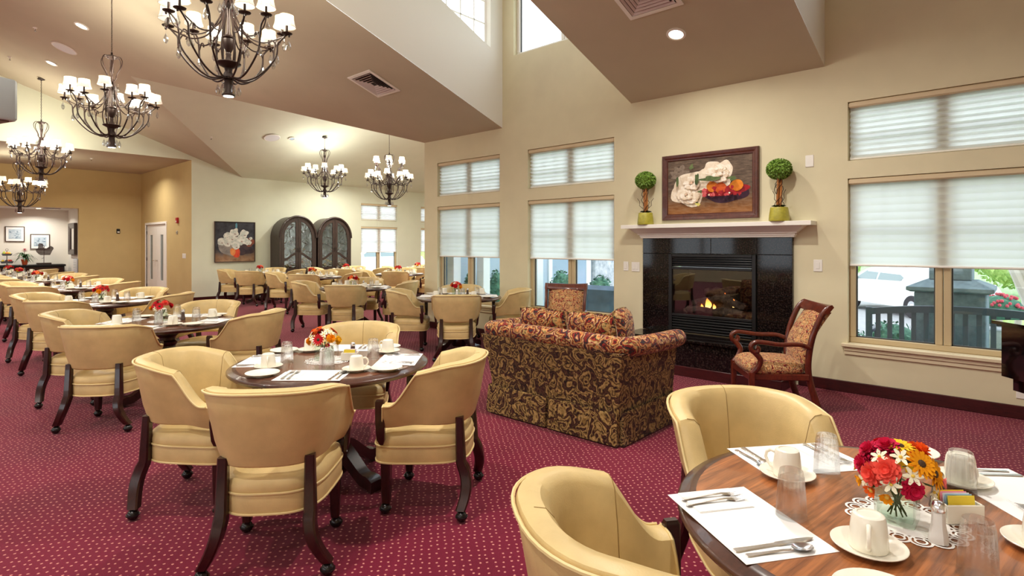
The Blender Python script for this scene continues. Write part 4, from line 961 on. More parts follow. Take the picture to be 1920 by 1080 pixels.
def pillow(w, h, d, fat=.42):
    b = MB(); n = 14; L = []
    for j in range(n+1):
        v = -1+2*j/n; row = []
        for k in range(n+1):
            u = -1+2*k/n; e = (1-abs(u)**3.2)*(1-abs(v)**3.2); pinch = 1-.07*(u*u*v*v)
            row.append((u*w/2*pinch*(1-.04*(1-v*v)), v*h/2*pinch*(1-.03*(1-u*u)), d/2*max(0, e)**fat))
        L.append(row)
    for sgn in (1, -1):
        base = b.n()
        for row in L: b.v += [(x, y, sgn*z) for x, y, z in row]
        for j in range(n):
            for k in range(n):
                q = (base+j*(n+1)+k, base+j*(n+1)+k+1, base+(j+1)*(n+1)+k+1, base+(j+1)*(n+1)+k); b.face(q if sgn > 0 else q[::-1])
    rim = [L[0][k] for k in range(n+1)]+[L[j][n] for j in range(1, n+1)]+[L[n][k] for k in range(n-1, -1, -1)]+[L[j][0] for j in range(n-1, 0, -1)]
    p = MB(); p.tube(rim, .006, 5, closed=True); return b, p
make_sofa()
for x, y, z, rz, tilt, w, lb in ((-3.13, 3.862, .705, 3, 13, .50, 'paisley back cushion at the window end of the loveseat, half hidden'), (-2.625, 3.868, .705, -2, 12, .49, 'paisley back cushion in the middle of the loveseat'), (-2.575, 4.22, .705, -76, 4, .38, 'small paisley cushion leaning in the fireplace-side arm of the loveseat')):
    b, p = pillow(w, .50, .19); t = thing('sofa_cushion', lb, 'cushion', (x, y, z), 0, 'paisley cushions'); t.rotation_euler = (R(90-tilt*-1)*1, 0, R(rz))
    part('cushion', b, M['paisley_top'], t, angle=80); part('piping', p, M['paisley'], t)
def make_armchair():
    """open-arm show-wood chair, front faces +y"""
    t = thing('armchair', 'x', 'armchair')
    def sweep(pts, w, h, name='leg', smooth_n=5):
        P = [Vector(p) for p in pts]; q = []
        for i in range(len(P)-1):
            a, p, c, d = P[max(0, i-1)], P[i], P[i+1], P[min(len(P)-1, i+2)]
            for k in range(smooth_n):
                u = k/smooth_n; q.append(.5*((2*p)+(c-a)*u+(2*a-5*p+4*c-d)*u*u+(3*p-a-3*c+d)*u**3))
        q.append(P[-1]); b = MB(); rings = []
        for i, p in enumerate(q):
            tg = (q[min(i+1, len(q)-1)]-q[max(i-1, 0)]).normalized(); sx = Vector((1, 0, 0)); nn = tg.cross(sx).normalized()
            f = i/(len(q)-1); ww = w if not callable(w) else w(f); hh = h if not callable(h) else h(f)
            rings.append([p+sx*(ww*math.cos(2*PI*k/10))+nn*(hh*math.sin(2*PI*k/10)) for k in range(10)])
        b.loft(rings); return part(name, b, M['cherry'], t)
    for s in (-1, 1):
        b = MB(); post(b, [(s*.265, .235, .0, .015, .015), (s*.262, .232, .2, .021, .021), (s*.26, .23, .385, .026, .026)]); part('leg', b, M['cherry'], t)
        sweep([(s*.235, -.36, .0), (s*.235, -.30, .18), (s*.235, -.255, .36), (s*.245, -.25, .52), (s*.255, -.285, .72), (s*.262, -.36, .90), (s*.264, -.42, .955)], .019, lambda f: .03-.006*f, 'back_post')
        sweep([(s*.25, -.265, .60), (s*.275, -.16, .635), (s*.29, .0, .635), (s*.29, .12, .65), (s*.29, .2, .655), (s*.29, .245, .625), (s*.29, .235, .575), (s*.29, .195, .57), (s*.29, .185, .60), (s*.29, .205, .612)], .021, lambda f: .02, 'arm')
        sweep([(s*.288, .215, .565), (s*.285, .165, .50), (s*.275, .185, .43), (s*.262, .232, .375)], .02, .024, 'arm_support')
    b = MB(); b.box(-.255, .255, .205, .25, .31, .375, .008); b.box(-.25, .25, -.27, -.235, .32, .375, .006); b.box(-.265, -.23, -.25, .22, .32, .375, .006); b.box(.23, .265, -.25, .22, .32, .375, .006); part('seat_rail', b, M['cherry'], t)
    b = MB()
    def sr(s, z):
        r = []
        for k in range(36):
            a = 2*PI*k/36; c, q = math.cos(a), math.sin(a); x = math.copysign(abs(c)**.5, c); y = math.copysign(abs(q)**.5, q); r.append((x*s*(.262+.02*y), -.005+.262*y*s, z))
        return r
    b.loft([sr(.97, .372), sr(1.01, .39), sr(1.02, .42), sr(.97, .45), sr(.8, .475), sr(.4, .488)]); part('seat', b, M['paisley_light'], t, angle=70)
    rows = []; fy = lambda z: -.245-.0*z if z < .5 else -.245-.02*((z-.5)/.1)-.11*max(0, (z-.62)/.3)**1.5
    b = MB(); rings = []
    for k in range(9):
        z = .455+.455*k/8; y = fy(z); wd = .222+.014*k/8; d = .045*math.sin(PI*(.12+.76*k/8))
        rings.append([(-wd, y-.012, z), (-wd*.99, y+.012, z), (-wd*.6, y+.012+d, z), (0, y+.014+d*1.15, z), (wd*.6, y+.012+d, z), (wd*.99, y+.012, z), (wd, y-.012, z), (0, y-.018, z)])
    b.loft(rings); part('back_pad', b, M['paisley_light'], t, angle=70)
    b = MB(); rr = []
    for k in range(13):
        x = -.285+.57*k/12; c = -.025*(1-(x/.285)**2); zz = .95-.012*(1-(x/.285)**2)
        rr.append([(x, -.415+c-.028, zz+.008), (x, -.415+c-.012, zz+.03), (x, -.415+c+.014, zz+.02), (x, -.375+c+.01, zz-.03), (x, -.365+c, zz-.05), (x, -.395+c, zz-.052), (x, -.42+c, zz-.02)])
    b.loft(rr); part('top_rail', b, M['cherry'], t)
    b = MB(); b.box(-.235, .235, -.27, -.235, .42, .46, .006); part('lower_rail', b, M['cherry'], t)
    return t
ARM = Maker(make_armchair())
# ------------------------------------------------------------------ chandeliers (local z = 0 at the lowest point)
M['shade'] = translucent('lamp_shade', (.95, .93, .86, 1), .5, emit=.5)
M['bulb'] = emis('chandelier_spot', (1, .93, .8, 1), 12)
def spline(P, n=6):
    P = [Vector(p) for p in P]; q = []
    for i in range(len(P)-1):
        a, p, c, d = P[max(0, i-1)], P[i], P[i+1], P[min(len(P)-1, i+2)]
        for k in range(n):
            u = k/n; q.append(.5*((2*p)+(c-a)*u+(2*a-5*p+4*c-d)*u*u+(3*p-a-3*c+d)*u**3))
    q.append(P[-1]); return q
def crystal_mesh():
    b = MB(); b.lathe([(.0005, 0), (.010, -.02), (.020, -.055), (.0165, -.076), (.006, -.092), (.0005, -.094)], 6); b.tube([(0, 0, .022), (0, 0, 0)], .0012, 4); return b
def shade_meshes():
    b = MB(); b.lathe([(.080, 0), (.077, .005), (.067, .036), (.061, .072), (.0595, .102), (.0605, .106)], 20, cap0=False, cap1=False)
    k = MB()
    for r, z in ((.0805, .0), (.0612, .106)): k.tube([(r*math.cos(2*PI*i/20), r*math.sin(2*PI*i/20), z) for i in range(20)], .0022, 4, closed=True)
    for i in range(6):
        a = 2*PI*i/6; k.tube([(r*math.cos(a), r*math.sin(a), z) for r, z in ((.0808, 0), (.068, .036), (.062, .072), (.0614, .106))], .0012, 4)
    return b, k
def arm_part(t, a, Rr, zc, zlow, hub=.05):
    rot = Matrix.Rotation(a, 4, 'Z'); b = MB()
    b.tube(spline([(hub, 0, zlow), (hub+.10, 0, zlow-.015), (Rr*.55, 0, zlow+.05), (Rr*.80, 0, zlow+.20), (Rr*.84, 0, zlow+.33), (Rr*.88, 0, zc-.075), (Rr, 0, zc-.012), (Rr+.02, 0, zc-.02), (Rr+.018, 0, zc-.035)]), .0085, 7)
    b.tube(spline([(Rr*.83, 0, zlow+.30), (Rr*.76, 0, zlow+.36), (Rr*.70, 0, zlow+.345), (Rr*.71, 0, zlow+.32)], 4), .0065, 6)
    b.xf(0, rot); o = part('arm', b, M['bronze'], t)
    c = MB(); c.lathe([(0, zc-.02), (.012, zc-.016), (.046, zc-.006), (.05, zc), (.046, zc), (.012, zc-.006), (.011, zc+.07), (0, zc+.07)], 16, Rr, 0); c.xf(0, rot); part('candle_cup', c, M['bronze'], o)
    sb, sk = ME_SH
    s = part('lamp_shade', sb, None, t, rot @ Vector((Rr, 0, zc+.055))); part('shade_trim', sk, None, s)
    for rr, zz in ((Rr+.018, zc-.045), (Rr*.83, zlow+.26)):
        part('crystal_drop', ME_CR, None, t, rot @ Vector((rr, 0, zz-.02)))
ME_CR = crystal_mesh().mesh('crystal_drop', M['crystal'], True, 10)
_a, _b = shade_meshes(); ME_SH = (_a.mesh('lamp_shade', M['shade']), _b.mesh('shade_trim', M['rail']))
def make_chandelier(chain, tiers=1, ztop_canopy_slope=0.):
    t = thing('chandelier', 'x', 'chandelier', group='chandeliers'); up = 0
    b = MB(); b.lathe([(0, .0), (.05, .0), (.055, .012), (.045, .02), (.038, .09), (.034, .13), (.04, .14), (.025, .155), (0, .155)], 20); part('spot_cone', b, M['bronze'], t)
    b = MB(); b.lathe([(0, -.003), (.043, -.003)], 20, cap0=False, cap1=False); part('spot_lens', b, M['bulb'], t)
    for k in range(6): a = 2*PI*k/6; part('crystal_drop', ME_CR, None, t, (.085*math.cos(a), .085*math.sin(a), .10))
    b = MB(); b.lathe([(0, .15), (.045, .15), (.05, .175), (.04, .2), (.03, .22), (.035, .25), (.1, .285), (.105, .295), (.1, .3), (.03, .305), (.02, .36), (.024, .375), (.02, .39), (.045, .44), (.055, .5), (.05, .51), (.06, .52), (.05, .535), (.03, .545), (.016, .58), (.014, .7), (.018, .78), (.03, .80), (.03, .83), (.014, .85), (.012, .98), (.024, 1.0), (.024, 1.06), (.014, 1.08), (.014, 1.16), (.06, 1.19), (.075, 1.2), (.06, 1.215), (.012, 1.225), (.012, 1.26), (0, 1.26)], 16); part('column', b, M['bronze'], t)
    n = 6
    for k in range(n):
        a = 2*PI*k/n
        for da, Rr, zc in ((-.22, .495, .60), (.22, .46, .66)): arm_part(t, a+da, Rr, zc, .165)
        b = MB()
        b.tube(spline([(.085, 0, .30), (.10, 0, .42), (.075, 0, .60), (.035, 0, .80), (.03, 0, .9)]), .007, 6)
        for da, Rr, zc in ((-.22, .495, .60), (.22, .46, .66)):
            ca, sa = math.cos(da), math.sin(da)
            b.tube(spline([(.03, 0, .86), (.07, 0, .70), (.17*ca, .17*sa, .545), (.30*ca, .30*sa, .50), (.42*ca, .42*sa, .545), (Rr*ca, Rr*sa, zc-.02)]), .0065, 6)
        b.xf(0, Matrix.Rotation(a, 4, 'Z')); part('swag_scroll', b, M['bronze'], t)
        b = MB(); b.tube(spline([(.02, 0, .87), (.055, 0, .92), (.062, 0, .97), (.115, 0, 1.08), (.125, 0, 1.15), (.10, 0, 1.20), (.06, 0, 1.205), (.05, 0, 1.18)]), .006, 6); b.xf(0, Matrix.Rotation(a+.5, 4, 'Z')); part('crown_strap', b, M['bronze'], t)
        part('crystal_drop', ME_CR, None, t, (.07*math.cos(a), .07*math.sin(a), .83))
    if tiers == 2:
        for k in range(6): arm_part(t, 2*PI*k/6+.3, .34, .98, .52, .04)
    return t
def chain_part(t, z0, z1):
    b = MB(); z = z0; k = 0
    while z < z1-.02:
        pts = [((.0085*math.cos(q) if k % 2 else 0), (0 if k % 2 else .0085*math.cos(q)), z+.018+.018*math.sin(q)) for q in [2*PI*i/8 for i in range(8)]]
        b.tube(pts, .0024, 4, closed=True); z += .029; k += 1
    b.tube([(0, 0, z0), (0, 0, z1)], .0018, 4); return part('chain', b, M['bronze'], t)
def canopy_part(t, z, slope, axis='X'):
    b = MB(); b.lathe([(0, -.035), (.012, -.035), (.02, -.025), (.055, -.018), (.066, -.006), (.066, 0), (0, 0)], 20); o = part('ceiling_canopy', b, M['bronze'], t, (0, 0, z-.012)); o.rotation_euler = (-slope, 0, 0) if axis == 'X' else (0, slope, 0)
SINGLE = Maker(make_chandelier(0)); DOUBLE = Maker(make_chandelier(0, 2))
for q in (SINGLE.p, DOUBLE.p):
    for c_ in kids(q): kids(c_)
def hang(x, y, z0, rot, ceil, label, mk=None, slope=SL, axis='X', power=90):
    t = (mk or SINGLE)((x, y, z0), rot, label, 'chandeliers')
    chain_part(t, 1.255, ceil-z0-.03); c = canopy_part(t, ceil-z0, 0)
    return t
def glow(x, y, z, p, col=(1, .93, .82), r=.22):
    l = bpy.data.lights.new('chandelier_bulbs', 'POINT'); l.energy = p; l.color = col; l.shadow_soft_size = r; o = bpy.data.objects.new('chandelier_bulbs', l); C.objects.link(o); o.location = (x, y, z)
# ------------------------------------------------------------------ arched display cabinets
def cab_glass():
    t = NT('cabinet_glass'); b = t.N('ShaderNodeBsdfPrincipled', i_Roughness=.06); b.inputs['Base Color'].default_value = srgb(140, 152, 168); b.inputs['Metallic'].default_value = 1.
    co = t.N('ShaderNodeTexCoord'); nz = t.N('ShaderNodeTexNoise', i_Scale=5., i_Detail=2., i_Distortion=.6); t.L(co, 'Object', nz, 'Vector')
    bp = t.N('ShaderNodeBump', i_Strength=.5, i_Distance=.05); t.L(nz, 0, bp, 'Height'); t.L(bp, 0, b, 'Normal'); t.L(b, 0, t.out, 0); return t.m
M['cabglass'] = cab_glass()
def arch(x0, x1, zb, zs, rx, rz, xc, n=14):
    """outline of the part of an arch-topped panel between x0 and x1"""
    def top(x): q = max(0, 1-((x-xc)/rx)**2); return zs+rz*math.sqrt(q)
    p = [(x0, zb), (x1, zb), (x1, top(x1))]
    for k in range(1, n):
        u = k/n; a1 = math.acos(max(-1, min(1, (x1-xc)/rx))); a0 = math.acos(max(-1, min(1, (x0-xc)/rx))); a = a1+(a0-a1)*u
        p.append((xc+rx*math.cos(a), zs+rz*math.sin(a)))
    p.append((x0, top(x0))); return p
def make_cabinet(w, zs, ht, dp):
    t = thing('display_cabinet', 'x', 'cabinet', group='arched cabinets'); xc = w/2; rz = ht-zs
    o = arch(0, w, 0, zs, w/2, rz, xc, 28); i = arch(.05, w-.05, .04, zs, w/2-.05, rz-.05, xc, 28)
    b = MB(); P = lambda q, y: [(x, y, z) for x, z in q]
    b.loft([P(o, dp), P(o, .02), P(o, .0), P(i, .0), P(i, dp)], True, False, False); b.poly(P(o, dp)); part('carcass', b, M['cab'], t)
    b = MB(); rim = [(x, -.012, z) for x, z in o[2:]]; b.tube(rim, .03, 8); part('arch_moulding', b, M['cab'], t)
    b = MB(); b.box(-.015, w+.015, -.025, dp, 0, .07, .006); b.box(.05, w-.05, .0, .03, .07, .68, .004); b.box(.05, w-.05, -.015, .03, .68, .73, .006); part('plinth', b, M['cab'], t)
    for s in (0, 1):
        x0, x1 = (.052, xc-.003) if s == 0 else (xc+.003, w-.052); f = .085
        O = arch(x0, x1, .735, zs, w/2-.052, rz-.052, xc); I = arch(x0+f, x1-f*.9, .735+f, zs, w/2-.052-f, rz-.052-f, xc)
        b = MB(); b.loft([P(O, .03), P(O, .004), P(O, -.004), P(I, -.004), P(I, .03)], True, False, False)
        # curved crossbar
        rows = []
        for k in range(11):
            u = k/10; x = (x0+f)+(x1-x0-1.9*f)*u; v = u if s == 0 else 1-u; z = 1.06+.17*sm(v)
            rows.append([(x, -.004, z-.035), (x, -.004, z+.035), (x, .02, z+.035), (x, .02, z-.035)])
        b.loft(rows); d = part('door', b, M['cab'], t)
        g = MB(); g.poly(P(I, .014)); part('glass', g, M['cabglass'], d, smooth=False)
        h = MB(); hx = xc-.035 if s == 0 else xc+.035; h.tube([(hx, -.004, 1.28), (hx, -.03, 1.29), (hx, -.03, 1.39), (hx, -.004, 1.40)], .006, 6); part('handle', h, M['black'], d)
    return t
CAB = Maker(make_cabinet(1.10, 1.69, 2.30, .57))
CAB((-15.45, 7.285, 0), R(90), 'dark arched cabinet with leaded glass doors nearer the flower painting', 'arched cabinets')
CAB((-15.45, 8.445, 0), R(90), 'dark arched cabinet with leaded glass doors nearer the far window', 'arched cabinets')
# ------------------------------------------------------------------ sideboard in the niche and what stands on it
t = thing('sideboard', 'long black sideboard standing in the lit niche at the far left', 'sideboard', (-21.99, -.2, 0))
b = MB(); b.box(0, .52, 0, 3.72, .84, .90, .008); part('worktop', b, M['black'], t)
b = MB(); b.box(.02, .49, .03, 3.69, .08, .84, .006); part('carcass', b, M['black'], t)
for k in range(4):
    b = MB(); y = .06+k*.91; b.box(.49, .51, y, y+.87, .10, .60, .004); d = part('door', b, M['dwood'], t); h = MB(); h.sphere((.522, y+(.80 if k % 2 == 0 else .07), .4), .013, 10, 7); part('knob', h, M['chrome'], d)
    b = MB(); b.box(.49, .51, y, y+.87, .62, .82, .004); d = part('drawer', b, M['dwood'], t); h = MB(); h.sphere((.522, y+.435, .72), .013, 10, 7); part('knob', h, M['chrome'], d)
ZS = .9005
# rooster
t = thing('rooster_sculpture', 'dark slatted metal rooster silhouette on a stand, on the sideboard', 'sculpture', (-21.62, 3.02, ZS))
pts = [(-.05,.27),(-.13,.31),(-.20,.40),(-.23,.47),(-.19,.50),(-.155,.53),(-.15,.62),(-.165,.655),(-.14,.665),(-.13,.70),(-.09,.71),(-.05,.70),(-.02,.66),(-.015,.56),(.02,.52),(.08,.52),(.13,.57),(.19,.60),(.25,.57),(.27,.51),(.23,.44),(.20,.36),(.17,.29),(.09,.265)]
pts = [(x*.85, z*.86+.03) for x, z in pts]
b = MB()
for k in range(16):   # horizontal strips of the silhouette, narrow gaps between
    z0 = .255+k*.0245; z1 = z0+.022
    def span(z):
        xs = []
        for (xa, ya), (xb, yb) in zip(pts, pts[1:]+pts[:1]):
            if (ya-z)*(yb-z) < 0: xs.append(xa+(xb-xa)*(z-ya)/(yb-ya))
        return sorted(xs)
    s0, s1 = span(z0+.002), span(z1-.002)
    for j in range(0, min(len(s0), len(s1))-1, 2): b.loft([[(-.006, s0[j], z0), (-.006, s0[j+1], z0), (.006, s0[j+1], z0), (.006, s0[j], z0)], [(-.006, s1[j], z1), (-.006, s1[j+1], z1), (.006, s1[j+1], z1), (.006, s1[j], z1)]])
b.tube([(0, .0, .28), (0, .01, .55), (0, -.08, .62)], .008, 6)
part('silhouette', b, M['cab'], t)
b = MB(); b.box(-.07, .07, -.17, .17, 0, .05, .004); part('base', b, M['cab'], t)
b = MB(); b.tube([(0, 0, .05), (0, 0, .3)], .007, 8); b.tube([(0, 0, .2), (0, -.05, .17)], .005, 6); part('rod', b, M['bronze'], t)
# plant
t = thing('potted_plant', 'leafy plant with one crimson bloom in terracotta pot on the sideboard', 'plant', (-21.62, 2.585, ZS))
b = MB(); b.lathe([(0, 0), (.055, 0), (.08, .13), (.086, .13), (.086, .16), (.076, .16), (.07, .14), (0, .14)], 20); part('pot', b, pbr('terracotta', srgb(198, 92, 52), .7), t)
b = MB(); r = random.Random(2)
for k in range(26):
    a = 2*PI*k/26+r.random()*.2; L = r.uniform(.16, .30); h = r.uniform(.08, .26); rows = []
    for j in range(7):
        u = j/6; x = L*u; z = .14+h*math.sin(min(1, u*1.35)*PI*.62)-(.16*u*u if h < .18 else .10*u*u); w = .022*math.sin(PI*(.08+.9*u))
        c, s = math.cos(a), math.sin(a); rows.append([(x*c-w*s*-1, x*s-w*c, z), (x*c, x*s, z-.006), (x*c-w*s, x*s+w*c, z)])
    base = b.n()
    for q in rows: b.v += q
    for j in range(6):
        for i in range(2): b.face((base+j*3+i, base+j*3+i+1, base+j*3+i+4, base+j*3+i+3))
o = part('leaves', b, pbr('plant_leaf', srgb(48, 84, 44), .5), t); o['kind'] = 'stuff'
b = MB(); b.tube([(0, 0, .14), (0, -.01, .4)], .006, 6); part('stem', b, M['stem'], t)
b = MB()
for j, (n, rr, z) in enumerate(((12, .085, .40), (11, .075, .43), (9, .055, .455), (6, .03, .47))): petal_ring(b, n, .005, rr, .025, z-.02, z, j*.3, .01)
part('bloom', b, FC['crimson'], t)
# tiered fruit stand
t = thing('fruit_stand', 'two tiered wire fruit stand on the sideboard beside the plant', 'stand', (-21.66, 2.20, ZS))
b = MB(); b.lathe([(0, .0), (.08, 0), (.08, .008), (.01, .015), (.008, .40), (.0, .41)], 16); b.tube([(0, .03*math.cos(q), .44+.03*math.sin(q)) for q in [2*PI*i/14 for i in range(14)]], .004, 5, closed=True); part('post', b, M['bronze'], t)
for z, rr in ((.05, .15), (.27, .12)):
    b = MB(); b.lathe([(.01, z), (rr*.8, z), (rr, z+.06), (rr*.97, z+.06), (rr*.78, z+.006), (.01, z+.006)], 24, cap0=False, cap1=False); part('basket', b, pbr('stand_grey', srgb(126, 132, 138), .5), t)
fr = {'orange': srgb(240, 150, 40), 'lemon': srgb(240, 210, 60), 'apple': srgb(168, 36, 40), 'plum': srgb(52, 30, 44), 'pear': srgb(176, 190, 70)}
def fruit(kind, y, x, z, lb):
    b = MB(); R_ = .042
    prof = {'orange': [(0, 0), (.025, .004), (.04, .025), (.042, .042), (.036, .066), (.018, .08), (0, .081)], 'apple': [(0, .004), (.02, 0), (.038, .02), (.043, .045), (.036, .07), (.016, .078), (.004, .07), (0, .07)],
            'lemon': [(0, 0), (.01, .004), (.03, .02), (.034, .04), (.028, .062), (.01, .076), (0, .082)], 'plum': [(0, 0), (.02, .004), (.035, .025), (.036, .04), (.028, .064), (.01, .072), (0, .071)], 'pear': [(0, 0), (.03, .004), (.043, .03), (.04, .05), (.024, .08), (.016, .1), (0, .105)]}[kind]
    b.lathe(prof, 16); st = MB(); st.tube([(0, 0, .07), (.004, 0, .095)], .002, 5)
    o = tag(part(kind, b, pbr('fruit_'+kind, fr[kind], .4), None, (-21.66+x, 2.20+y, ZS+z+.006)), lb, kind, 'fruit on the tiered stand')
    part('stalk', st, M['stem'], o)
for a in (('orange', .0, .057, .29, 'orange at the front of the upper fruit tier'), ('lemon', .055, -.03, .29, 'lemon on the upper fruit tier, plant side'), ('pear', -.06, -.02, .29, 'green pear on the upper fruit tier, outer side'), ('apple', .07, .055, .07, 'red apple on the lower fruit tier, plant side'), ('plum', -.02, .085, .07, 'dark plum at the front of the lower fruit tier'), ('lemon', -.09, .03, .07, 'lemon on the lower fruit tier, outer side'), ('orange', .05, -.08, .07, 'orange at the back of the lower fruit tier')): fruit(*a)
# niche return-air grille
t = thing('air_grille', 'grey louvred air grille low on the niche side wall', 'vent', (-20.85, 3.652, .45)); b = MB(); b.box(-.28, .28, -.014, 0, 0, .62, .004); part('frame', b, pbr('grille_grey', srgb(176, 182, 192), .5), t)
b = MB()
for k in range(14): b.box(-.25, .25, -.02, -.0145, .035+k*.041, .058+k*.041, .002)
part('louvres', b, M['white'], t)
# ------------------------------------------------------------------ topiaries on the mantel
def make_topiary():
    t = thing('topiary', 'x', 'plant', group='topiaries')
    b = MB(); b.lathe([(0, 0), (.10, 0), (.104, .01), (.098, .07), (.088, .14), (.086, .148), (.078, .148), (.074, .12), (0, .12)], 28); part('pot', b, pbr('pot_olive', srgb(172, 164, 62), .3, spec=.6, noise=.2, nscale=30), t)
    wd = wood('bamboo_trunk', srgb(120, 60, 24), srgb(206, 136, 66), 10, (6, 6, 1), .4, .2)
    b = MB()
    for k in range(3): a = 2*PI*k/3; b.tube([(.018*math.cos(a+j*.12), .018*math.sin(a+j*.12), .12+.34*j/8) for j in range(9)], .013, 8)
    part('trunk', b, wd, t)
    b = MB(); r = random.Random(6)
    for k in range(4):
        ph = k*1.7; b.tube([(.035*math.cos(ph+j*.55)*(1+.5*math.sin(j*1.3+k)), .035*math.sin(ph+j*.55)*(1+.5*math.sin(j*1.1)), .13+.33*j/11) for j in range(12)], .0035, 5)
    for s in (1, -1): b.tube([(s*.03, 0, .2), (s*.075, .0, .24), (s*.07, 0, .29), (s*.1, 0, .33)], .003, 5)
    part('vine', b, M['stemdark'], t)
    b = MB(); b.sphere((0, 0, .555), .115, 18, 12, (.112, .112, .092))
    for k in range(1000):
        u = r.uniform(-1, 1); a = r.uniform(0, 2*PI); s = math.sqrt(1-u*u); d = Vector((s*math.cos(a), s*math.sin(a), u)); p = Vector((d.x*.106, d.y*.106, .555+d.z*.09))
        tv = d.orthogonal().normalized(); tv = Matrix.Rotation(r.uniform(0, 6.28), 3, d) @ tv; w = d.cross(tv)*.0085; q = p+tv*.024+d*.026; m = p+tv*.012+d*.018
        b.poly([p, m+w, q, m-w])
    o = part('foliage', b, M['topleaf'], t); o['kind'] = 'stuff'
    b = MB()
    for k in range(7):
        a = 2*PI*k/7+.3; c, s = math.cos(a), math.sin(a); L = r.uniform(.06, .1); z = .15
        b.poly([(.02*c, .02*s, z), (L*.5*c-.03*s, L*.5*s+.03*c, z+.025), (L*c, L*s, z+.012), (L*.5*c+.03*s, L*.5*s-.03*c, z+.025)])
    part('base_leaves', b, M['ivy'], t)
    return t
M['stemdark'] = pbr('vine_dark', srgb(52, 36, 28), .8); M['topleaf'] = pbr('boxwood', srgb(122, 156, 62), .6, noise=.4, nscale=60); M['ivy'] = pbr('ivy_dark', srgb(30, 64, 44), .45)
TOP = Maker(make_topiary())
TOP((-3.538, 6.368, 1.7455), .4, 'small ball topiary in olive pot at the window end of the mantel', 'topiaries'); TOP((-1.951, 6.368, 1.7455), -.6, 'small ball topiary in olive pot at the right end of the mantel', 'topiaries')
# ------------------------------------------------------------------ plates and fittings on the walls
def wallplate(name, label, x, z, w, h, rockers=1, cat='light switch', y=YW, col=None, group='wall switches'):
    t = thing(name, label, cat, (x, y, z), 0, group); b = MB(); b.box(-w/2, w/2, -.007, -.0005, -h/2, h/2, .003); part('wall_plate', b, col or M['white'], t)
    for k in range(rockers):
        cx = (k-(rockers-1)/2)*.046; b = MB(); b.box(cx-.017, cx+.017, -.012, -.0072, -.033, .033, .003); part('rocker', b, M['white'], t)
    return t
wallplate('light_switch', 'single white rocker switch left of the fireplace, nearer the window', -3.906, 1.212, .075, .122)
wallplate('light_switch', 'double white rocker switch beside the granite surround', -3.763, 1.207, .118, .122, 2)
wallplate('light_switch', 'white rocker switch right of the fireplace behind the armchair', -1.612, 1.277, .085, .125)
wallplate('blank_switch_plate', 'blank white wall plate high beside the right topiary', -1.693, 2.378, .08, .125, 0, 'wall plate')
wallplate('power_outlet', 'white outlet low on the wall under the right window by the piano', -.03, .235, .075, .12, 0, 'outlet')
wallplate('light_switch', 'wide white switch bank on the golden wall right of the doors', -16.58, 1.19, .26, .13, 4, y=5.222)
t = thing('mounted_fire_alarm', 'red fire alarm box high on the wall right of the doors', 'alarm', (-17.06, 5.2215, 2.15)); b = MB(); b.box(-.06, .06, -.05, 0, -.075, .075, .006); part('alarm_body', b, pbr('alarm_red', srgb(176, 32, 40), .4), t); b = MB(); b.box(-.03, .03, -.055, -.0505, -.055, -.01, .002); part('strobe', b, M['white'], t)
t = thing('mounted_fitting', 'small grey oval fitting on the wall below the fire alarm', 'fitting', (-17.1, 5.2215, 1.82)); b = MB(); b.lathe([(0, 0), (.03, 0), (.034, .012), (.026, .03), (0, .034)], 20); b.xf(0, Matrix.Rotation(R(90), 4, 'X') @ Matrix.Diagonal((.8, 1.6, 1, 1))); part('body', b, pbr('fitting_grey', srgb(170, 166, 158), .4), t)
b = MB(); b.lathe([(0, .033), (.012, .033), (.012, .038), (0, .038)], 14); b.xf(0, Matrix.Rotation(R(90), 4, 'X')); part('lens', b, M['black'], t)
t = thing('wall_sensor', 'small black and white sensor on the golden back wall', 'sensor', (XB+.001, 4.62, 1.9)); b = MB(); b.box(0, .03, -.045, .045, -.07, .07, .01); part('body', b, M['black'], t); b = MB(); b.box(.0305, .036, -.03, .03, -.05, -.01, .003); part('face', b, M['white'], t)
# ------------------------------------------------------------------ ceiling fittings
def onceil(t): t.rotation_euler = (math.atan(-SL), 0, 0); return t
def vent(x, y, label, s=.58):
    t = onceil(thing('ceiling_vent', label, 'vent', (x, y, za(y)-.003), 0, 'ceiling vents')); b = MB(); h = s/2
    def sq(i, z): return [(-h+i, -h+i, z), (h-i, -h+i, z), (h-i, h-i, z), (-h+i, h-i, z)]
    b.loft([q[::-1] for q in (sq(0, 0), sq(0, -.012), sq(.045, -.016), sq(.05, -.004))], True, False, False); part('frame', b, M['white'], t, smooth=False)
    b = MB(); b.quad(*sq(.05, -.001)); part('duct', b, M['black'], t)
    for k in range(5):
        i = .055+k*.042; b = MB(); b.loft([q[::-1] for q in (sq(i, -.016), sq(i+.026, -.004), sq(i+.028, -.005), sq(i+.002, -.018))], True, False, False); part('louvre_ring', b, pbr('vent_white', srgb(214, 204, 200), .5) if 'ventw' not in M else M['ventw'], t, smooth=False)
    return t
M['ventw'] = pbr('vent_white', srgb(216, 206, 202), .5)
vent(-7.25, 4.87, 'square white air diffuser in the slope left of the dormer well'); vent(-2.73, 4.86, 'square white air diffuser in the slope above the fireplace')
def speaker(x, y, z, rot, label, r=.19):
    t = thing('ceiling_speaker', label, 'speaker', (x, y, z), 0, 'ceiling speakers'); t.rotation_euler = rot
    b = MB(); b.lathe([(r*.88, -.012), (r*.93, -.016), (r, -.008), (r, 0), (r*.9, 0)][::-1], 36, cap0=False, cap1=False); part('rim', b, M['white'], t)
    b = MB(); b.lathe([(0, -.009), (r*.88, -.011)], 36, cap0=False, cap1=False); part('grille', b, pbr('speaker_grille', srgb(220, 220, 222), .7), t)
WB = math.atan(.3127)
def zw(x): return EV+.3127*(x-XF)
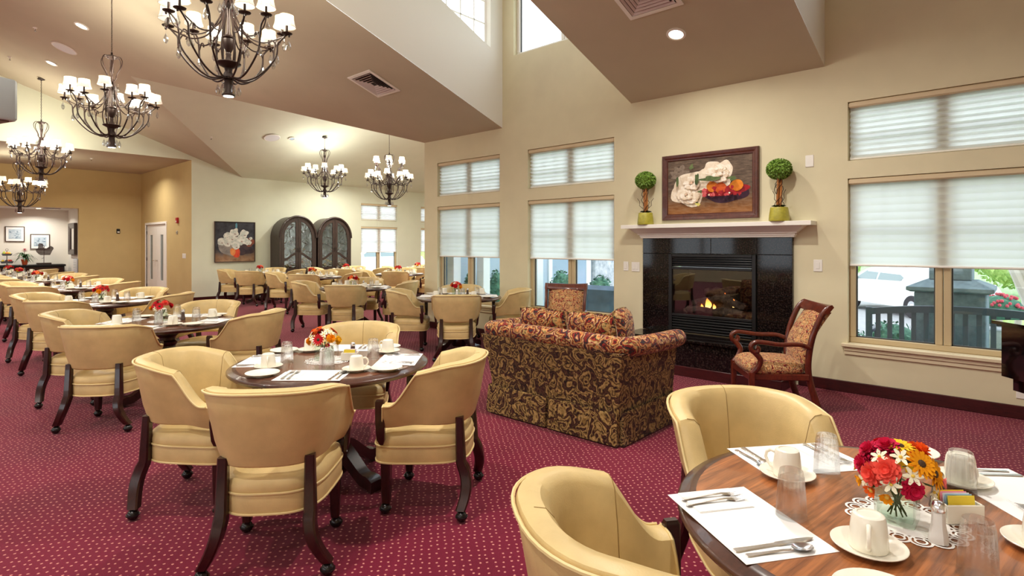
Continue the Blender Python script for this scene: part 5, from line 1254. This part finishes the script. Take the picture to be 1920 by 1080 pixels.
speaker(-12.34, 2.0, za(2.0)-.003, (math.atan(-SL), 0, 0), 'round white ceiling speaker between two downlights'); speaker(-13.61, 6.23, zw(-13.61)-.003, (0, -WB, 0), 'round pale ceiling speaker in the wing vault')
t = thing('recessed_downlight', 'small unlit recessed downlight in the wing vault beside the speaker', 'ceiling light', (-13.52, 6.69, zw(-13.52)-.003), 0, 'recessed downlights'); t.rotation_euler = (0, -WB, 0)
b = MB(); b.lathe([(.06, 0), (.085, 0), (.085, -.008), (.06, -.012)], 24, cap0=False, cap1=False); part('trim_ring', b, M['white'], t); b = MB(); b.lathe([(0, -.003), (.06, -.003)], 24, cap0=False, cap1=False); part('lens', b, pbr('lens_blue', srgb(176, 196, 214), .3), t)
def sprinkler(x, y, z, label):
    t = thing('ceiling_sprinkler', label, 'sprinkler', (x, y, z), 0, 'sprinkler heads'); b = MB(); b.lathe([(0, 0), (.035, 0), (.035, -.006), (.012, -.012), (.012, -.03), (0, -.03)][::-1], 16); part('escutcheon', b, M['white'], t)
    b = MB(); b.tube([(-.012, 0, -.025), (-.014, 0, -.045), (0, 0, -.058)], .0025, 5); b.tube([(.012, 0, -.025), (.014, 0, -.045), (0, 0, -.058)], .0025, 5); b.lathe([(0, -.058), (.016, -.058), (.016, -.061), (0, -.061)][::-1], 12); part('deflector', b, M['bronze'], t)
sprinkler(-12.02, 1.57, za(1.57), 'sprinkler head in the main slope beside the nearer downlight'); sprinkler(-14.36, 1.5, za(1.5), 'sprinkler head in the main slope above the far chandeliers'); sprinkler(-13.98, 4.97, zw(-13.98), 'sprinkler head in the wing vault'); sprinkler(-17.6, 3.4, 3.69, 'sprinkler head in the flat alcove ceiling nearer the gable'); sprinkler(-18.9, 3.0, 3.69, 'sprinkler head in the flat alcove ceiling nearer the back wall')
# niche downlight and slot
t = thing('recessed_downlight', 'small bright downlight in the niche ceiling above the pictures', 'ceiling light', (-21.35, 2.86, 2.547), 0, 'recessed downlights')
b = MB(); b.lathe([(.06, 0), (.08, 0), (.08, -.008), (.06, -.012)], 20, cap0=False, cap1=False); part('trim_ring', b, M['white'], t); b = MB(); b.lathe([(0, -.004), (.06, -.004)], 20, cap0=False, cap1=False); part('lens', b, M['lens'], t)
b = MB(); b.box(-.2, .2, -.06, .06, -.012, -.001, .003); t = solid('slot_vent', b, pbr('slot_grey', srgb(120, 104, 96), .6), 'dark slot vent in the niche ceiling beside the downlight', 'vent', loc=(-21.05, 3.12, 2.549), rotz=R(90))
# hanging unit cut by the left edge of the view
t = thing('hanging_speaker', 'pale grey rounded cabinet hanging from a rod at the upper left edge', 'speaker', (-6.69, .54, 2.58), R(15))
b = MB()
def hs(s, z): return [(x*s, y*s, z) for x, y in ((-.20, -.13), (.16, -.16), (.2, -.13), (.215, 0), (.2, .13), (.16, .16), (-.20, .13))]
b.loft([hs(.93, 0), hs(1, .02), hs(1, .34), hs(.97, .355)], True); part('cabinet', b, pbr('speaker_pale', srgb(178, 186, 190), .5), t)
b = MB(); b.lathe([(0, .355), (.03, .355), (.03, .375), (.012, .38), (.012, za(.6)-2.58-.01), (0, za(.6)-2.58-.01)], 12); part('rod', b, M['white'], t)
b = MB(); b.box(-.17, .15, -.11, .11, -.012, -.0005, .004); part('base_plate', b, pbr('speaker_base', srgb(120, 104, 100), .6), t)
# ------------------------------------------------------------------ grand piano at the right edge
M['piano'] = pbr('piano_black', srgb(8, 8, 9), .06, coat=1., spec=.6); M['keys'] = pbr('ivory', srgb(240, 236, 224), .3)
t = thing('grand_piano', 'glossy black grand piano corner at the right edge before the window', 'piano', (-.14, 4.77, 0), math.atan2(-.77, .64))
L, Wd = 1.46, 1.36   # local x = along the near side, y = away to the right
out = [(0, 0), (L, 0), (L, .55), (L-.06, .75), (L-.35, 1.0), (L-.75, 1.12), (.25, 1.26), (.08, Wd), (0, Wd)]
out = [(0, 0), (L, 0), (L, Wd*.96), (L-.3, Wd), (0, Wd)]
b = MB(); b.prism([(.015, .015), (L, .015), (L, Wd-.05), (L-.3, Wd-.015), (.015, Wd-.015)], .66, .985); b.prism([(.06, .05), (L-.05, .05), (L-.05, Wd-.1), (.06, Wd-.05)], .58, .66); part('case', b, M['piano'], t, smooth=False)
b = MB(); b.prism([(-.02, -.02), (L+.02, -.02), (L+.02, Wd*.96), (L-.3, Wd+.02), (-.02, Wd+.02)], .99, 1.012); part('lid', b, M['piano'], t, smooth=False)
for x, y in ((.3, .25), (.3, Wd-.25), (L-.25, Wd/2)):
    b = MB(); post(b, [(x, y, .06, .035, .035), (x, y, .2, .045, .045), (x, y, .58, .06, .06)]); l = part('leg', b, M['piano'], t); b = MB(); b.sphere((x, y, .031), .03, 12, 8); part('caster', b, M['chrome'], l)
b = MB(); b.box(.02+L-.16, L+.14, .08, Wd-.08, .70, .725, .004); part('key_bed', b, M['piano'], t)
b = MB()
for k in range(36): y = .10+k*(Wd-.2)/36; b.box(L, L+.135, y, y+(Wd-.2)/36-.001, .7255, .742, .001)
part('white_keys', b, M['keys'], t)
b = MB()
for k in range(36):
    if k % 7 in (0, 1, 3, 4, 5): y = .10+(k+1)*(Wd-.2)/36; b.box(L, L+.085, y-.006, y+.006, .7425, .752, .001)
part('black_keys', b, M['piano'], t)
b = MB(); b.box(.12, .40, .16, .37, 1.0125, 1.026, .002); tb = solid('music_book', b, pbr('book_amber', srgb(196, 132, 60), .5), 'amber covered music book lying on the black piano lid', 'book', loc=(-.14, 4.77, 0), rotz=math.atan2(-.77, .64))
# ------------------------------------------------------------------ what the windows show
def leafy(name, stops, sc):
    t = NT(name); p = t.N('ShaderNodeBsdfPrincipled', i_Roughness=.8); co = t.N('ShaderNodeTexCoord'); nz = t.N('ShaderNodeTexNoise', i_Scale=sc, i_Detail=6., i_Roughness=.7); t.L(co, 'Object', nz, 'Vector')
    rp = t.ramp([(q, srgb(*c)) for q, c in stops]); t.L(nz, 0, rp, 0); t.L(rp, 0, p, 'Base Color'); t.L(p, 0, t.out, 0); return t.m
M['lawn'] = leafy('lawn', [(.3, (92, 132, 84)), (.6, (150, 186, 128)), (.8, (196, 206, 170))], 6)
M['drive'] = pbr('driveway', srgb(150, 152, 154), .9, noise=.08, nscale=4); M['hedge'] = leafy('hedge_leaf', [(.3, (120, 158, 84)), (.55, (190, 214, 130)), (.75, (232, 240, 190))], 9)
M['shrub'] = leafy('shrub_leaf', [(.35, (44, 92, 84)), (.6, (88, 140, 116)), (.8, (140, 180, 150))], 14)
M['stone'] = leafy('porch_stone', [(.3, (120, 132, 146)), (.5, (176, 184, 192)), (.75, (220, 222, 224))], 7); M['stone_shaded'] = leafy('porch_stone_shaded', [(.3, (84, 104, 118)), (.7, (124, 146, 158))], 9)  # second stone is a shaded copy, porch shade put into its colour
M['post'] = pbr('porch_white', srgb(226, 232, 238), .5); M['benchwood'] = pbr('bench_dark_shaded', srgb(62, 76, 94), .5); M['siding'] = pbr('siding_blue', srgb(168, 188, 206), .6)  # dark bench wood, with the bluish porch shade put into its colour
G = -.12
def ground(name, x0, x1, y0, y1, z, m, lb):
    b = MB(); b.box(x0, x1, y0, y1, z-.1, z); return tag(part(name, b, m), lb, 'ground', kind='structure')
ground('ground_lawn', -40, 30, 27, 60, -.5, M['lawn'], 'bright green lawn beyond the driveway'); ground('ground_bed', XE+WT+.01, 30, YW+WT+.02, 10.2, G, M['lawn'], 'green planting strip outside the windows')
ground('ground_driveway', XE+WT+.01, 30, 10.2, 27, -.60, M['drive'], 'pale driveway outside the windows'); ground('ground_parking', -40, XF-WT-.05, 5.5, 14.4, G-.02, M['drive'], 'pale parking area outside the far windows'); ground('ground_terrace', -22, 10, -30, YS-WT-.05, G-.02, M['drive'], 'pale terrace behind the hall')
r = random.Random(12)
def bushmesh(b, c, rx, ry, rz, n, ls):
    b.sphere(c, 1, 14, 9, (rx*.9, ry*.9, rz*.9))
    for k in range(n):
        u = r.uniform(-1, 1); a = r.uniform(0, 6.283); s = math.sqrt(1-u*u); d = Vector((s*math.cos(a), s*math.sin(a), u)); p = Vector((c[0]+d.x*rx*.92, c[1]+d.y*ry*.92, c[2]+d.z*rz*.92))
        t = Matrix.Rotation(r.uniform(0, 6.28), 3, d) @ d.orthogonal().normalized(); w = d.cross(t)*ls*.35; q = p+(t+d*.7)*ls; m = p+(t+d*.7)*ls*.5; b.poly([p, m+w, q, m-w])
def bush(name, x, y, rx, ry, rz, mat, label, n=350, ls=.07, group=None):
    b = MB(); bushmesh(b, (0, 0, rz*.92), rx, ry, rz, n, ls); return solid(name, b, mat, label, 'shrub', group, loc=(x, y, G))
for k in range(7): bush('hedge', -9.5+k*3.0, 29+.4*(k % 2), 1.42, 1.2, 2.2+.2*(k % 3), M['hedge'], ['bright green hedge clump beyond the driveway, '+q for q in ('far left of the car', 'left of the car', 'behind the car roof', 'behind the car boot', 'behind the porch pillar', 'behind the tree', 'right of the tree')][k], 900, .2, 'hedge clumps')
# parked car seen through the right window
t = t_car = thing('car', 'white sedan parked on the driveway, seen through the right window', 'car', (-2.735, 21, -.60), R(-45))
M['carpaint'] = pbr('car_white', srgb(240, 242, 244), .15, coat=.6); M['carglass'] = pbr('car_glass', srgb(120, 138, 140), .08, spec=.7); M['tyre'] = pbr('tyre', srgb(44, 46, 50), .8)
side = [(-2.2, .35), (-2.25, .62), (-2.1, .86), (-1.35, .96), (-.75, 1.32), (-.1, 1.46), (.6, 1.42), (1.25, 1.10), (1.55, 1.04), (2.15, 1.0), (2.28, .8), (2.25, .4), (1.9, .28), (-1.9, .28)]
rings = []
for yy, s in ((-.88, .96), (-.9, 1), (-.86, 1), (.86, 1), (.9, 1), (.88, .96)):
    rings.append([(x*(1 if z < 1 else (.97 if abs(yy) > .87 else 1)), (yy if z < .98 else yy*(1-.22*min(1, (z-.98)/.45))), z) for x, z in side])
b = MB(); b.loft(rings[1:5]); part('car_body', b, M['carpaint'], t, angle=25)
for sgn in (-1, 1):
    for nmw, poly in (('front_window', [(-1.1, 1.0), (-.68, 1.27), (-.12, 1.38), (-.12, 1.02)]), ('rear_window', [(-.05, 1.02), (-.05, 1.385), (.55, 1.345), (1.0, 1.12), (.9, 1.04)])):
        b = MB(); b.poly([(x, sgn*(.9*(1-.22*(z-.98)/.45)+.004), z) for x, z in poly]); part(nmw, b, M['carglass'], t, smooth=False)
    for wx in (-1.35, 1.38):
        b = MB(); b.lathe([(.17, -.1), (.3, -.11), (.325, -.08), (.325, .08), (.3, .11), (.17, .1)], 28, cap0=False, cap1=False); s = MB(); s.lathe([(0, .06), (.05, .075), (.17, .09), (.2, .06), (.2, -.06), (0, -.06)], 20, mod=None)
        for mm in (b, s): mm.xf(0, Matrix.Translation((wx, sgn*.82, .325)) @ Matrix.Rotation(R(-90)*sgn, 4, 'X'))
        w_ = part('tyre', b, M['tyre'], t); part('hub', s, M['chrome'], w_)
    b = MB(); b.sphere((-.98, sgn*1.0, 1.04), .1, 12, 8, (.07, .12, .075)); part('mirror', b, M['carpaint'], t)
    b = MB(); b.box(-.25, -.08, sgn*.905-.012, sgn*.905+.012, .86, .885, .006); part('door_handle', b, M['carpaint'], t)
# porch pillar, bench and shrubs before the right window
t = thing('porch_pillar', 'stone porch pillar with sloped cap and white column, behind the bench', 'pillar', (-.66, 8.5, G))
b = MB(); b.box(-.33, .33, -.33, .33, 0, 1.06, .01); part('stone_base', b, M['stone_shaded'], t)
b = MB(); b.loft([[(-q, -q, z), (q, -q, z), (q, q, z), (-q, q, z)] for q, z in ((.36, 1.06), (.40, 1.08), (.40, 1.12), (.24, 1.2))]); part('stone_cap', b, M['stone_shaded'], t, smooth=False)
b = MB(); b.box(-.2, .2, -.2, .2, 1.2, 3.2, .01); part('column', b, M['stone_shaded'], t)
t = thing('garden_bench', 'dark slatted wooden bench outside the right window, back to the glass', 'bench', (-.42, 7.62, G))
for x in (-.93, .93):
    b = MB(); post(b, [(x, 0, 0, .03, .03), (x, 0, .895, .03, .03)]); part('back_post', b, M['benchwood'], t); b = MB(); post(b, [(x, .5, 0, .03, .03), (x, .5, .6, .03, .03)]); part('leg', b, M['benchwood'], t); b = MB(); b.box(x-.035, x+.035, .02, .56, .6, .635, .008); part('armrest', b, M['benchwood'], t)
b = MB(); rr = []
for k in range(13): x = -.93+1.86*k/12; z = .85+.075*(1-(x/.93)**2); rr.append([(x, -.03, z-.04), (x, .03, z-.04), (x, .035, z+.035), (x, -.035, z+.035)])
b.loft(rr); part('top_rail', b, M['benchwood'], t)
for k in range(16):
    x = -.84+1.68*k/15; b = MB(); b.box(x-.023, x+.023, -.012, .012, .44, .82+.075*(1-(x/.93)**2), .004); part('back_slat', b, M['benchwood'], t)
b = MB(); b.box(-.93, .93, -.02, .02, .38, .45, .005)
for k in range(5): b.box(-.93, .93, .06+k*.095, .13+k*.095, .415, .437, .004)
part('seat_slats', b, M['benchwood'], t)
for x, y, q in ((-1.9, 8.6, 'left of the bench'), (-1.35, 9.1, 'behind the left end of the bench'), (.35, 9.2, 'right of the stone pillar')): bush('low_shrub', x, y, .36, .34, .3, M['shrub'], 'low green shrub outside the right window, '+q, 260, .06, 'low shrubs')
def flowerbush(x, y, lb):
    b = MB(); rr_ = random.Random(int(x*100)); b.sphere((0, 0, .2), 1, 10, 7, (.28, .22, .2)); b.cur = 1
    for k in range(90):
        a = rr_.uniform(0, 6.28); u = rr_.uniform(.0, 1); s = math.sqrt(1-u*u); p = (s*math.cos(a)*.29, s*math.sin(a)*.23, .2+u*.22); b.sphere(p, .022, 5, 4)
    solid('flower_bush', b, [M['shrub'], pbr('azalea', srgb(222, 96, 116), .7)], lb, 'flowers', 'azaleas', loc=(x, y, .42))
flowerbush(-.28, 9.9, 'pink azalea bush right of the stone pillar'); flowerbush(.42, 10.0, 'pink azalea bush under the pale tree')
b = MB(); b.box(-.8, 1.6, 9.5, 10.19, G, .42, .02); tag(part('trim_planter', b, M['stone']), 'stone planter ledge with azaleas', 'planter', kind='structure')
t = thing('young_tree', 'pale forked young tree outside the right window beside the azaleas', 'tree', (.02, 10.7, G))
M['bark'] = pbr('bark_pale', srgb(206, 200, 192), .8)
b = MB(); b.tube([(0, 0, 0), (.02, 0, .7), (-.02, 0, 1.0)], [.1, .08, .08], 10)
for d in ((-.55, .0, 2.5), (.1, .1, 2.8), (.5, -.05, 2.4), (-.2, .3, 2.7)): b.tube([(-.01, 0, .85), (d[0]*.35, d[1]*.3, 1.35), d], [.07, .05, .02], 8)
part('trunk', b, M['bark'], t); b = MB(); bushmesh(b, (0, 0, 3.1), 1.3, 1.1, .8, 500, .2); o = part('crown', b, M['hedge'], t); o['kind'] = 'stuff'
# porch seen through the middle window
def stonepost(x, y, w, h, lb):
    t = thing('stone_pier', lb, 'pillar', (x, y, G), 0, 'stone piers'); b = MB(); b.box(-w/2, w/2, -w/2, w/2, 0, h, .02); part('stone_base', b, M['stone'], t); b = MB(); b.box(-w/2-.06, w/2+.06, -w/2-.06, w/2+.06, h, h+.1, .02); part('cap', b, M['post'], t); b = MB(); b.box(-w*.28, w*.28, -w*.28, w*.28, h+.1, 3.4, .01); part('column', b, M['post'], t)
b = MB(); b.box(XE+WT+.002, -7.9, YW+WT+.01, 14.3, G, 3.3); tag(part('wall_wing_siding', b, M['siding']), 'pale blue siding on the outside of the wing', 'wall', kind='structure')
b = MB(); b.box(-7.9, -7.78, 11.55, 14.2, G, 1.5, .01); b.box(-7.9, -7.72, 8.55, 9.15, G, 1.42, .01); tag(part('wall_wing_stone', b, M['stone']), 'stone wainscot on the outside of the wing', 'wall', kind='structure')
b = MB(); b.box(-7.9, -7.87, 11.3, 11.5, G, 3.2); b.box(-7.9, -7.87, 9.85, 9.98, .5, 3.2); b.box(-7.9, -7.86, 9.85, 11.5, .42, .55); b.box(-7.9, -7.70, 11.5, 14.2, 1.5, 1.62); b.box(-7.9, -7.68, 8.5, 9.2, 1.42, 1.54); b.box(-7.9, -7.75, 9.3, 9.5, G, 3.2)
tag(part('trim_wing', b, M['post']), 'white trim boards on the outside of the wing', 'trim', kind='structure')
b = MB(); b.box(-7.9, -7.885, 9.98, 11.3, .55, 3.1); tag(part('window_wing_outside', b, pbr('blue_pane', srgb(150, 172, 196), .1, spec=.6)), 'pale blue window pane on the outside of the wing', 'window', kind='structure')
t = thing('covered_bench', 'blue grey covered outdoor bench behind the window-side armchair', 'bench', (-5.15, 7.55, G), R(2))
b = MB(); rings = []
for x in (-.72, -.7, -.35, 0, .35, .7, .72): q = .02*math.sin(x*9); rings.append([(x, -.34, 0), (x, -.32, .55+q), (x, -.28, .92+q), (x, -.16, .98+q*.6), (x, .05, .7+q), (x, .36, .62-q), (x, .38, 0)])
b.loft(rings); part('cover', b, pbr('cover_blue', srgb(74, 100, 124), .7, noise=.25, nscale=5), t, angle=50); b = MB()
for x in (-.65, .65): b.box(x-.03, x+.03, -.25, .3, -.001, .03)
part('foot', b, M['benchwood'], t)
# strip outside the left window
for x, y, lb in ((-7.76, 6.93, 'white porch post close to the left window corner'), (-7.44, 7.37, 'white porch post in the middle of the left window')):
    b = MB(); b.box(-.09, .09, -.09, .09, 0, 3.3, .008); b.box(-.12, .12, -.12, .12, 0, .22, .008); solid('porch_post', b, M['post'], lb, 'post', 'porch posts', loc=(x, y, G))
for k, (x, y, h) in enumerate(((-7.60, 7.16, 1.1), (-7.6, 7.9, 1.15), (-7.1, 9.3, 1.1), (-6.5, 9.85, 1.0))): bush('porch_shrub', x, y, (.08, .18, .25, .28)[k], (.07, .22, .3, .26)[k], h*.52, M['shrub'], 'dark green shrub outside the left window, '+('nearest the corner', 'second from the corner', 'third from the corner', 'farthest from the corner')[k], 420, .06, 'porch shrubs')
# cars beyond the far windows
for k, (x, y, a) in enumerate(((-24, 12.0, 80), (-25, 17.0, 70))):
    t2 = dup(t_car, (x, y, G-.02), R(a), ('white car parked beyond the far window right of the cabinets', 'white car parked beyond the farthest window')[k])
b = MB(); b.box(-36, -35, -5, 40, G, 2.2, .1); tag(part('hedge_row_background', b, M['hedge']), 'pale hedge row beyond the far parking area', 'hedge', kind='structure')
# ------------------------------------------------------------------ tables, chairs, chandeliers where they stand
S = {-45: 'near side', 45: 'fireplace side', 135: 'far side', 225: 'left side'}
def chairs(cx, cy, tn, spec, rad=.765):
    """spec: angle -> None or (dx, dy, turn) adjustments"""
    for ang, adj in spec.items():
        a = R(ang); dx, dy, tw = adj or (0, 0, 0)
        x, y = cx+rad*math.cos(a)+dx, cy+rad*math.sin(a)+dy
        CHAIR((x, y, 0), a+PI/2+R(tw), f'tan leather tub chair on the {S2[ang]} of the table {tn}', 'tub dining chairs')
S2 = dict(S)
ALL = {-45: None, 45: None, 135: None, 225: None}
FULL = [(-45, S[-45]), (45, S[45]), (135, S[135]), (225, S[225])]
# nearest table, right foreground
S2.update({225: 'left side', 135: 'far side', 45: 'right side'})
lay_table(-.23, 1.86, TABLE_W, 'nearest the camera', FL_A, 0.0, [
    (225, 'left side', {'mat': (-.012, .456, .175), 'glass': (-.03, .318), 'saucer': (.145, .222), 'mug': 4.9, 'plate': 0}), (135, 'far side', {'mat': (.075, .435, .12), 'glass': (.05, .302), 'saucer': (.19, .285), 'mug': 3.1, 'plate': (-.34, .455)}),
    (45, 'right side', {'glass': (.142, .262), 'mat': (.14, .43, -.1)}), (-45, 'near side', {'glass': (-.051, .262), 'saucer': (.21, .16), 'mat': (-.02, .41, .05), 'plate': (-.33, .34)})], 2, jit=1)
chairs(-.23, 1.86, 'nearest the camera', {225: (.05, -.06, 8), 135: (-.05, -.06, 3), 45: None}, .74)
S2.update(S)
lay_table(-3.3, 1.9, TABLE_D, 'left of the loveseat', FL_B, .3, FULL, 2, jit=2)
chairs(-3.3, 1.9, 'left of the loveseat', {-45: (.06, -.08, 4), 45: (.15, -.295, -9), 135: (-.03, 0, 0), 225: (.235, -.12, -1)}, .765)
row = [(-6.16, 1.79, 'second in the left row'), (-8.96, 1.88, 'third in the left row'), (-12.1, 2.05, 'fourth in the left row'), (-14.9, 2.02, 'fifth in the left row'), (-17.2, 2.0, 'sixth in the left row'), (-19.4, 2.05, 'before the sideboard')]
for k, (x, y, tn) in enumerate(row):
    lay_table(x, y, TABLE_D, tn, FL_C, k*1.3, FULL, 2 if k < 1 else 1, jit=10+k)
    sp = {-45: (0, 0, (4, -3, 2, 0, 0, 0)[k]), 45: (0, 0, (-6, 3, 0, 2, 0, 0)[k]), 135: None, 225: (0, 0, (5, -4, 0, 3, 0, 0)[k])}
    if k == 0: sp[-45] = (-.05, -.02, 2)
    if k == 4: sp.pop(135)
    if k == 5: sp = {45: None, 225: None}
    chairs(x, y, tn, sp)
wing = [(-6.05, 5.5, 'beside the corner windows', .71), (-8.71, 5.48, 'before the wing corner', .765), (-12.2, 6.58, 'before the arched cabinets', .765), (-14.6, 6.42, 'below the flower painting', .765), (-14.0, 8.55, 'between cabinets and far window', .765), (-11.8, 8.7, 'before the far window', .765), (-13.3, 10.5, 'farthest into the wing', .765)]
for k, (x, y, tn, rad) in enumerate(wing):
    lay_table(x, y, TABLE_D, tn, FL_C, 2+k*.9, FULL, 1, jit=30+k)
    chairs(x, y, tn, dict(ALL) if k else {-45: (0, 0, 2), 45: None, 135: (.06, -.06, 0), 225: None}, rad)
# sugar caddies with packets on the two nearest tables
for cx, cy, tn, n in ((-.23, 1.86, 'nearest the camera', 5), (-3.3, 1.9, 'left of the loveseat', 4)):
    x, y = cx+.092, cy+.075; z = TZ+.0006
    a = math.atan2(.674, .739)
    item('sugar_caddy', mk_caddy, M['china'], (x, y, z+.0028), a, 'white ceramic sugar packet caddy on the table '+tn, 'caddy', 'sugar caddies')
    for k in range(n):
        def pk():
            b = MB(); b.box(-.036, .036, -.0012, .0012, 0, .062, .001); return b
        nm_ = ('yellow', 'blue', 'white', 'pink', 'yellow')[k]
        o = bpy.data.objects.new('sugar_packet', cache('packet_'+nm_, pk, PK[('yellow', 'blue', 'pink', 'white').index(nm_)])); C.objects.link(o)
        q = -.018+.009*k; o.location = (x-math.sin(a)*q, y+math.cos(a)*q, z+.0095); o.rotation_euler = (R(-6), 0, a)
        tag(o, f'{nm_} sugar packet, {("first", "second", "third", "fourth", "fifth")[k]} in the caddy on the table {tn}', 'packet', 'sugar packets')
# armchairs by the fire
def face(o, x, y, fx, fy, lb): ARM((x, y, 0), math.atan2(fy, fx)-PI/2, lb, 'paisley armchairs')
face(ARM, -1.74, 5.38, -.80, -.60, 'cherry framed paisley armchair with scrolled arms right of the fireplace')
face(ARM, -4.35, 5.72, .50, -.86, 'cherry framed paisley armchair before the window left of the fireplace')
# chandeliers
hang(-5.3, 2.03, 2.83, .10, za(2.03), 'nearest bronze chandelier with white shades, cut by the top edge')
hang(-9.0, 1.96, 2.79, .45, za(1.96), 'second bronze chandelier of the row, hanging on a long chain')
hang(-14.9, 2.04, 2.79, .2, za(2.04), 'third bronze chandelier of the row, canopy visible on the slope')
hang(-17.9, 2.05, 2.26, .0, 3.69, 'lowest bronze chandelier in front of the sideboard niche')
hang(-13.2, 7.4, 2.69, .3, zw(-13.2), 'bronze chandelier in the wing near the arched cabinets')
hang(-11.2, 7.95, 2.42, .1, EV+.3127*(XE+11.2)*1, 'two tiered bronze chandelier in the wing before the far window', DOUBLE)
for x, y, z, p, n in ((-5.3, 2.03, 2.83, 75, 3), (-9, 1.96, 2.79, 115, 3), (-14.9, 2.04, 2.79, 85, 3), (-17.9, 2.05, 2.26, 45, 2), (-13.2, 7.4, 2.69, 60, 3), (-11.2, 7.95, 2.62, 80, 3)):
    for k in range(n):
        a = 2*PI*k/n+.6; glow(x+.36*math.cos(a), y+.36*math.sin(a), z+.80, p/n, (1, .94, .78) if y < 3 else (1, .98, .9), .09)
# unseen fill lamps added behind the camera, and lamps above the view
for x in (-14, -10, -6, -2, 2):
    for y in (-1.2, -5.2): downlight(x, y, 'unseen fill downlight added behind the camera', 75)
downlight(-1.8, 3.6, 'recessed downlight in the slope before the fireplace', 85); downlight(-2.6, .9, 'recessed downlight above the nearest tables', 60)
for x, y, p in ((-12.5, 11, 130), (-9.6, 10, 110), (-14.6, 9, 70)): lamp((x, y, min(zw(x), EV+.3127*(XE-x))-.08), p)  # fill lamps without fixtures, added to brighten the wing
for x, y in ((-18.2, 4.2), (-18.2, .2)): lamp((x, y, 3.66), 42)  # fill lamps without fixtures, added to brighten the alcove
lamp((-21.35, 2.86, 2.52), 22, .1); lamp((-21.35, .8, 2.52), 22, .1)
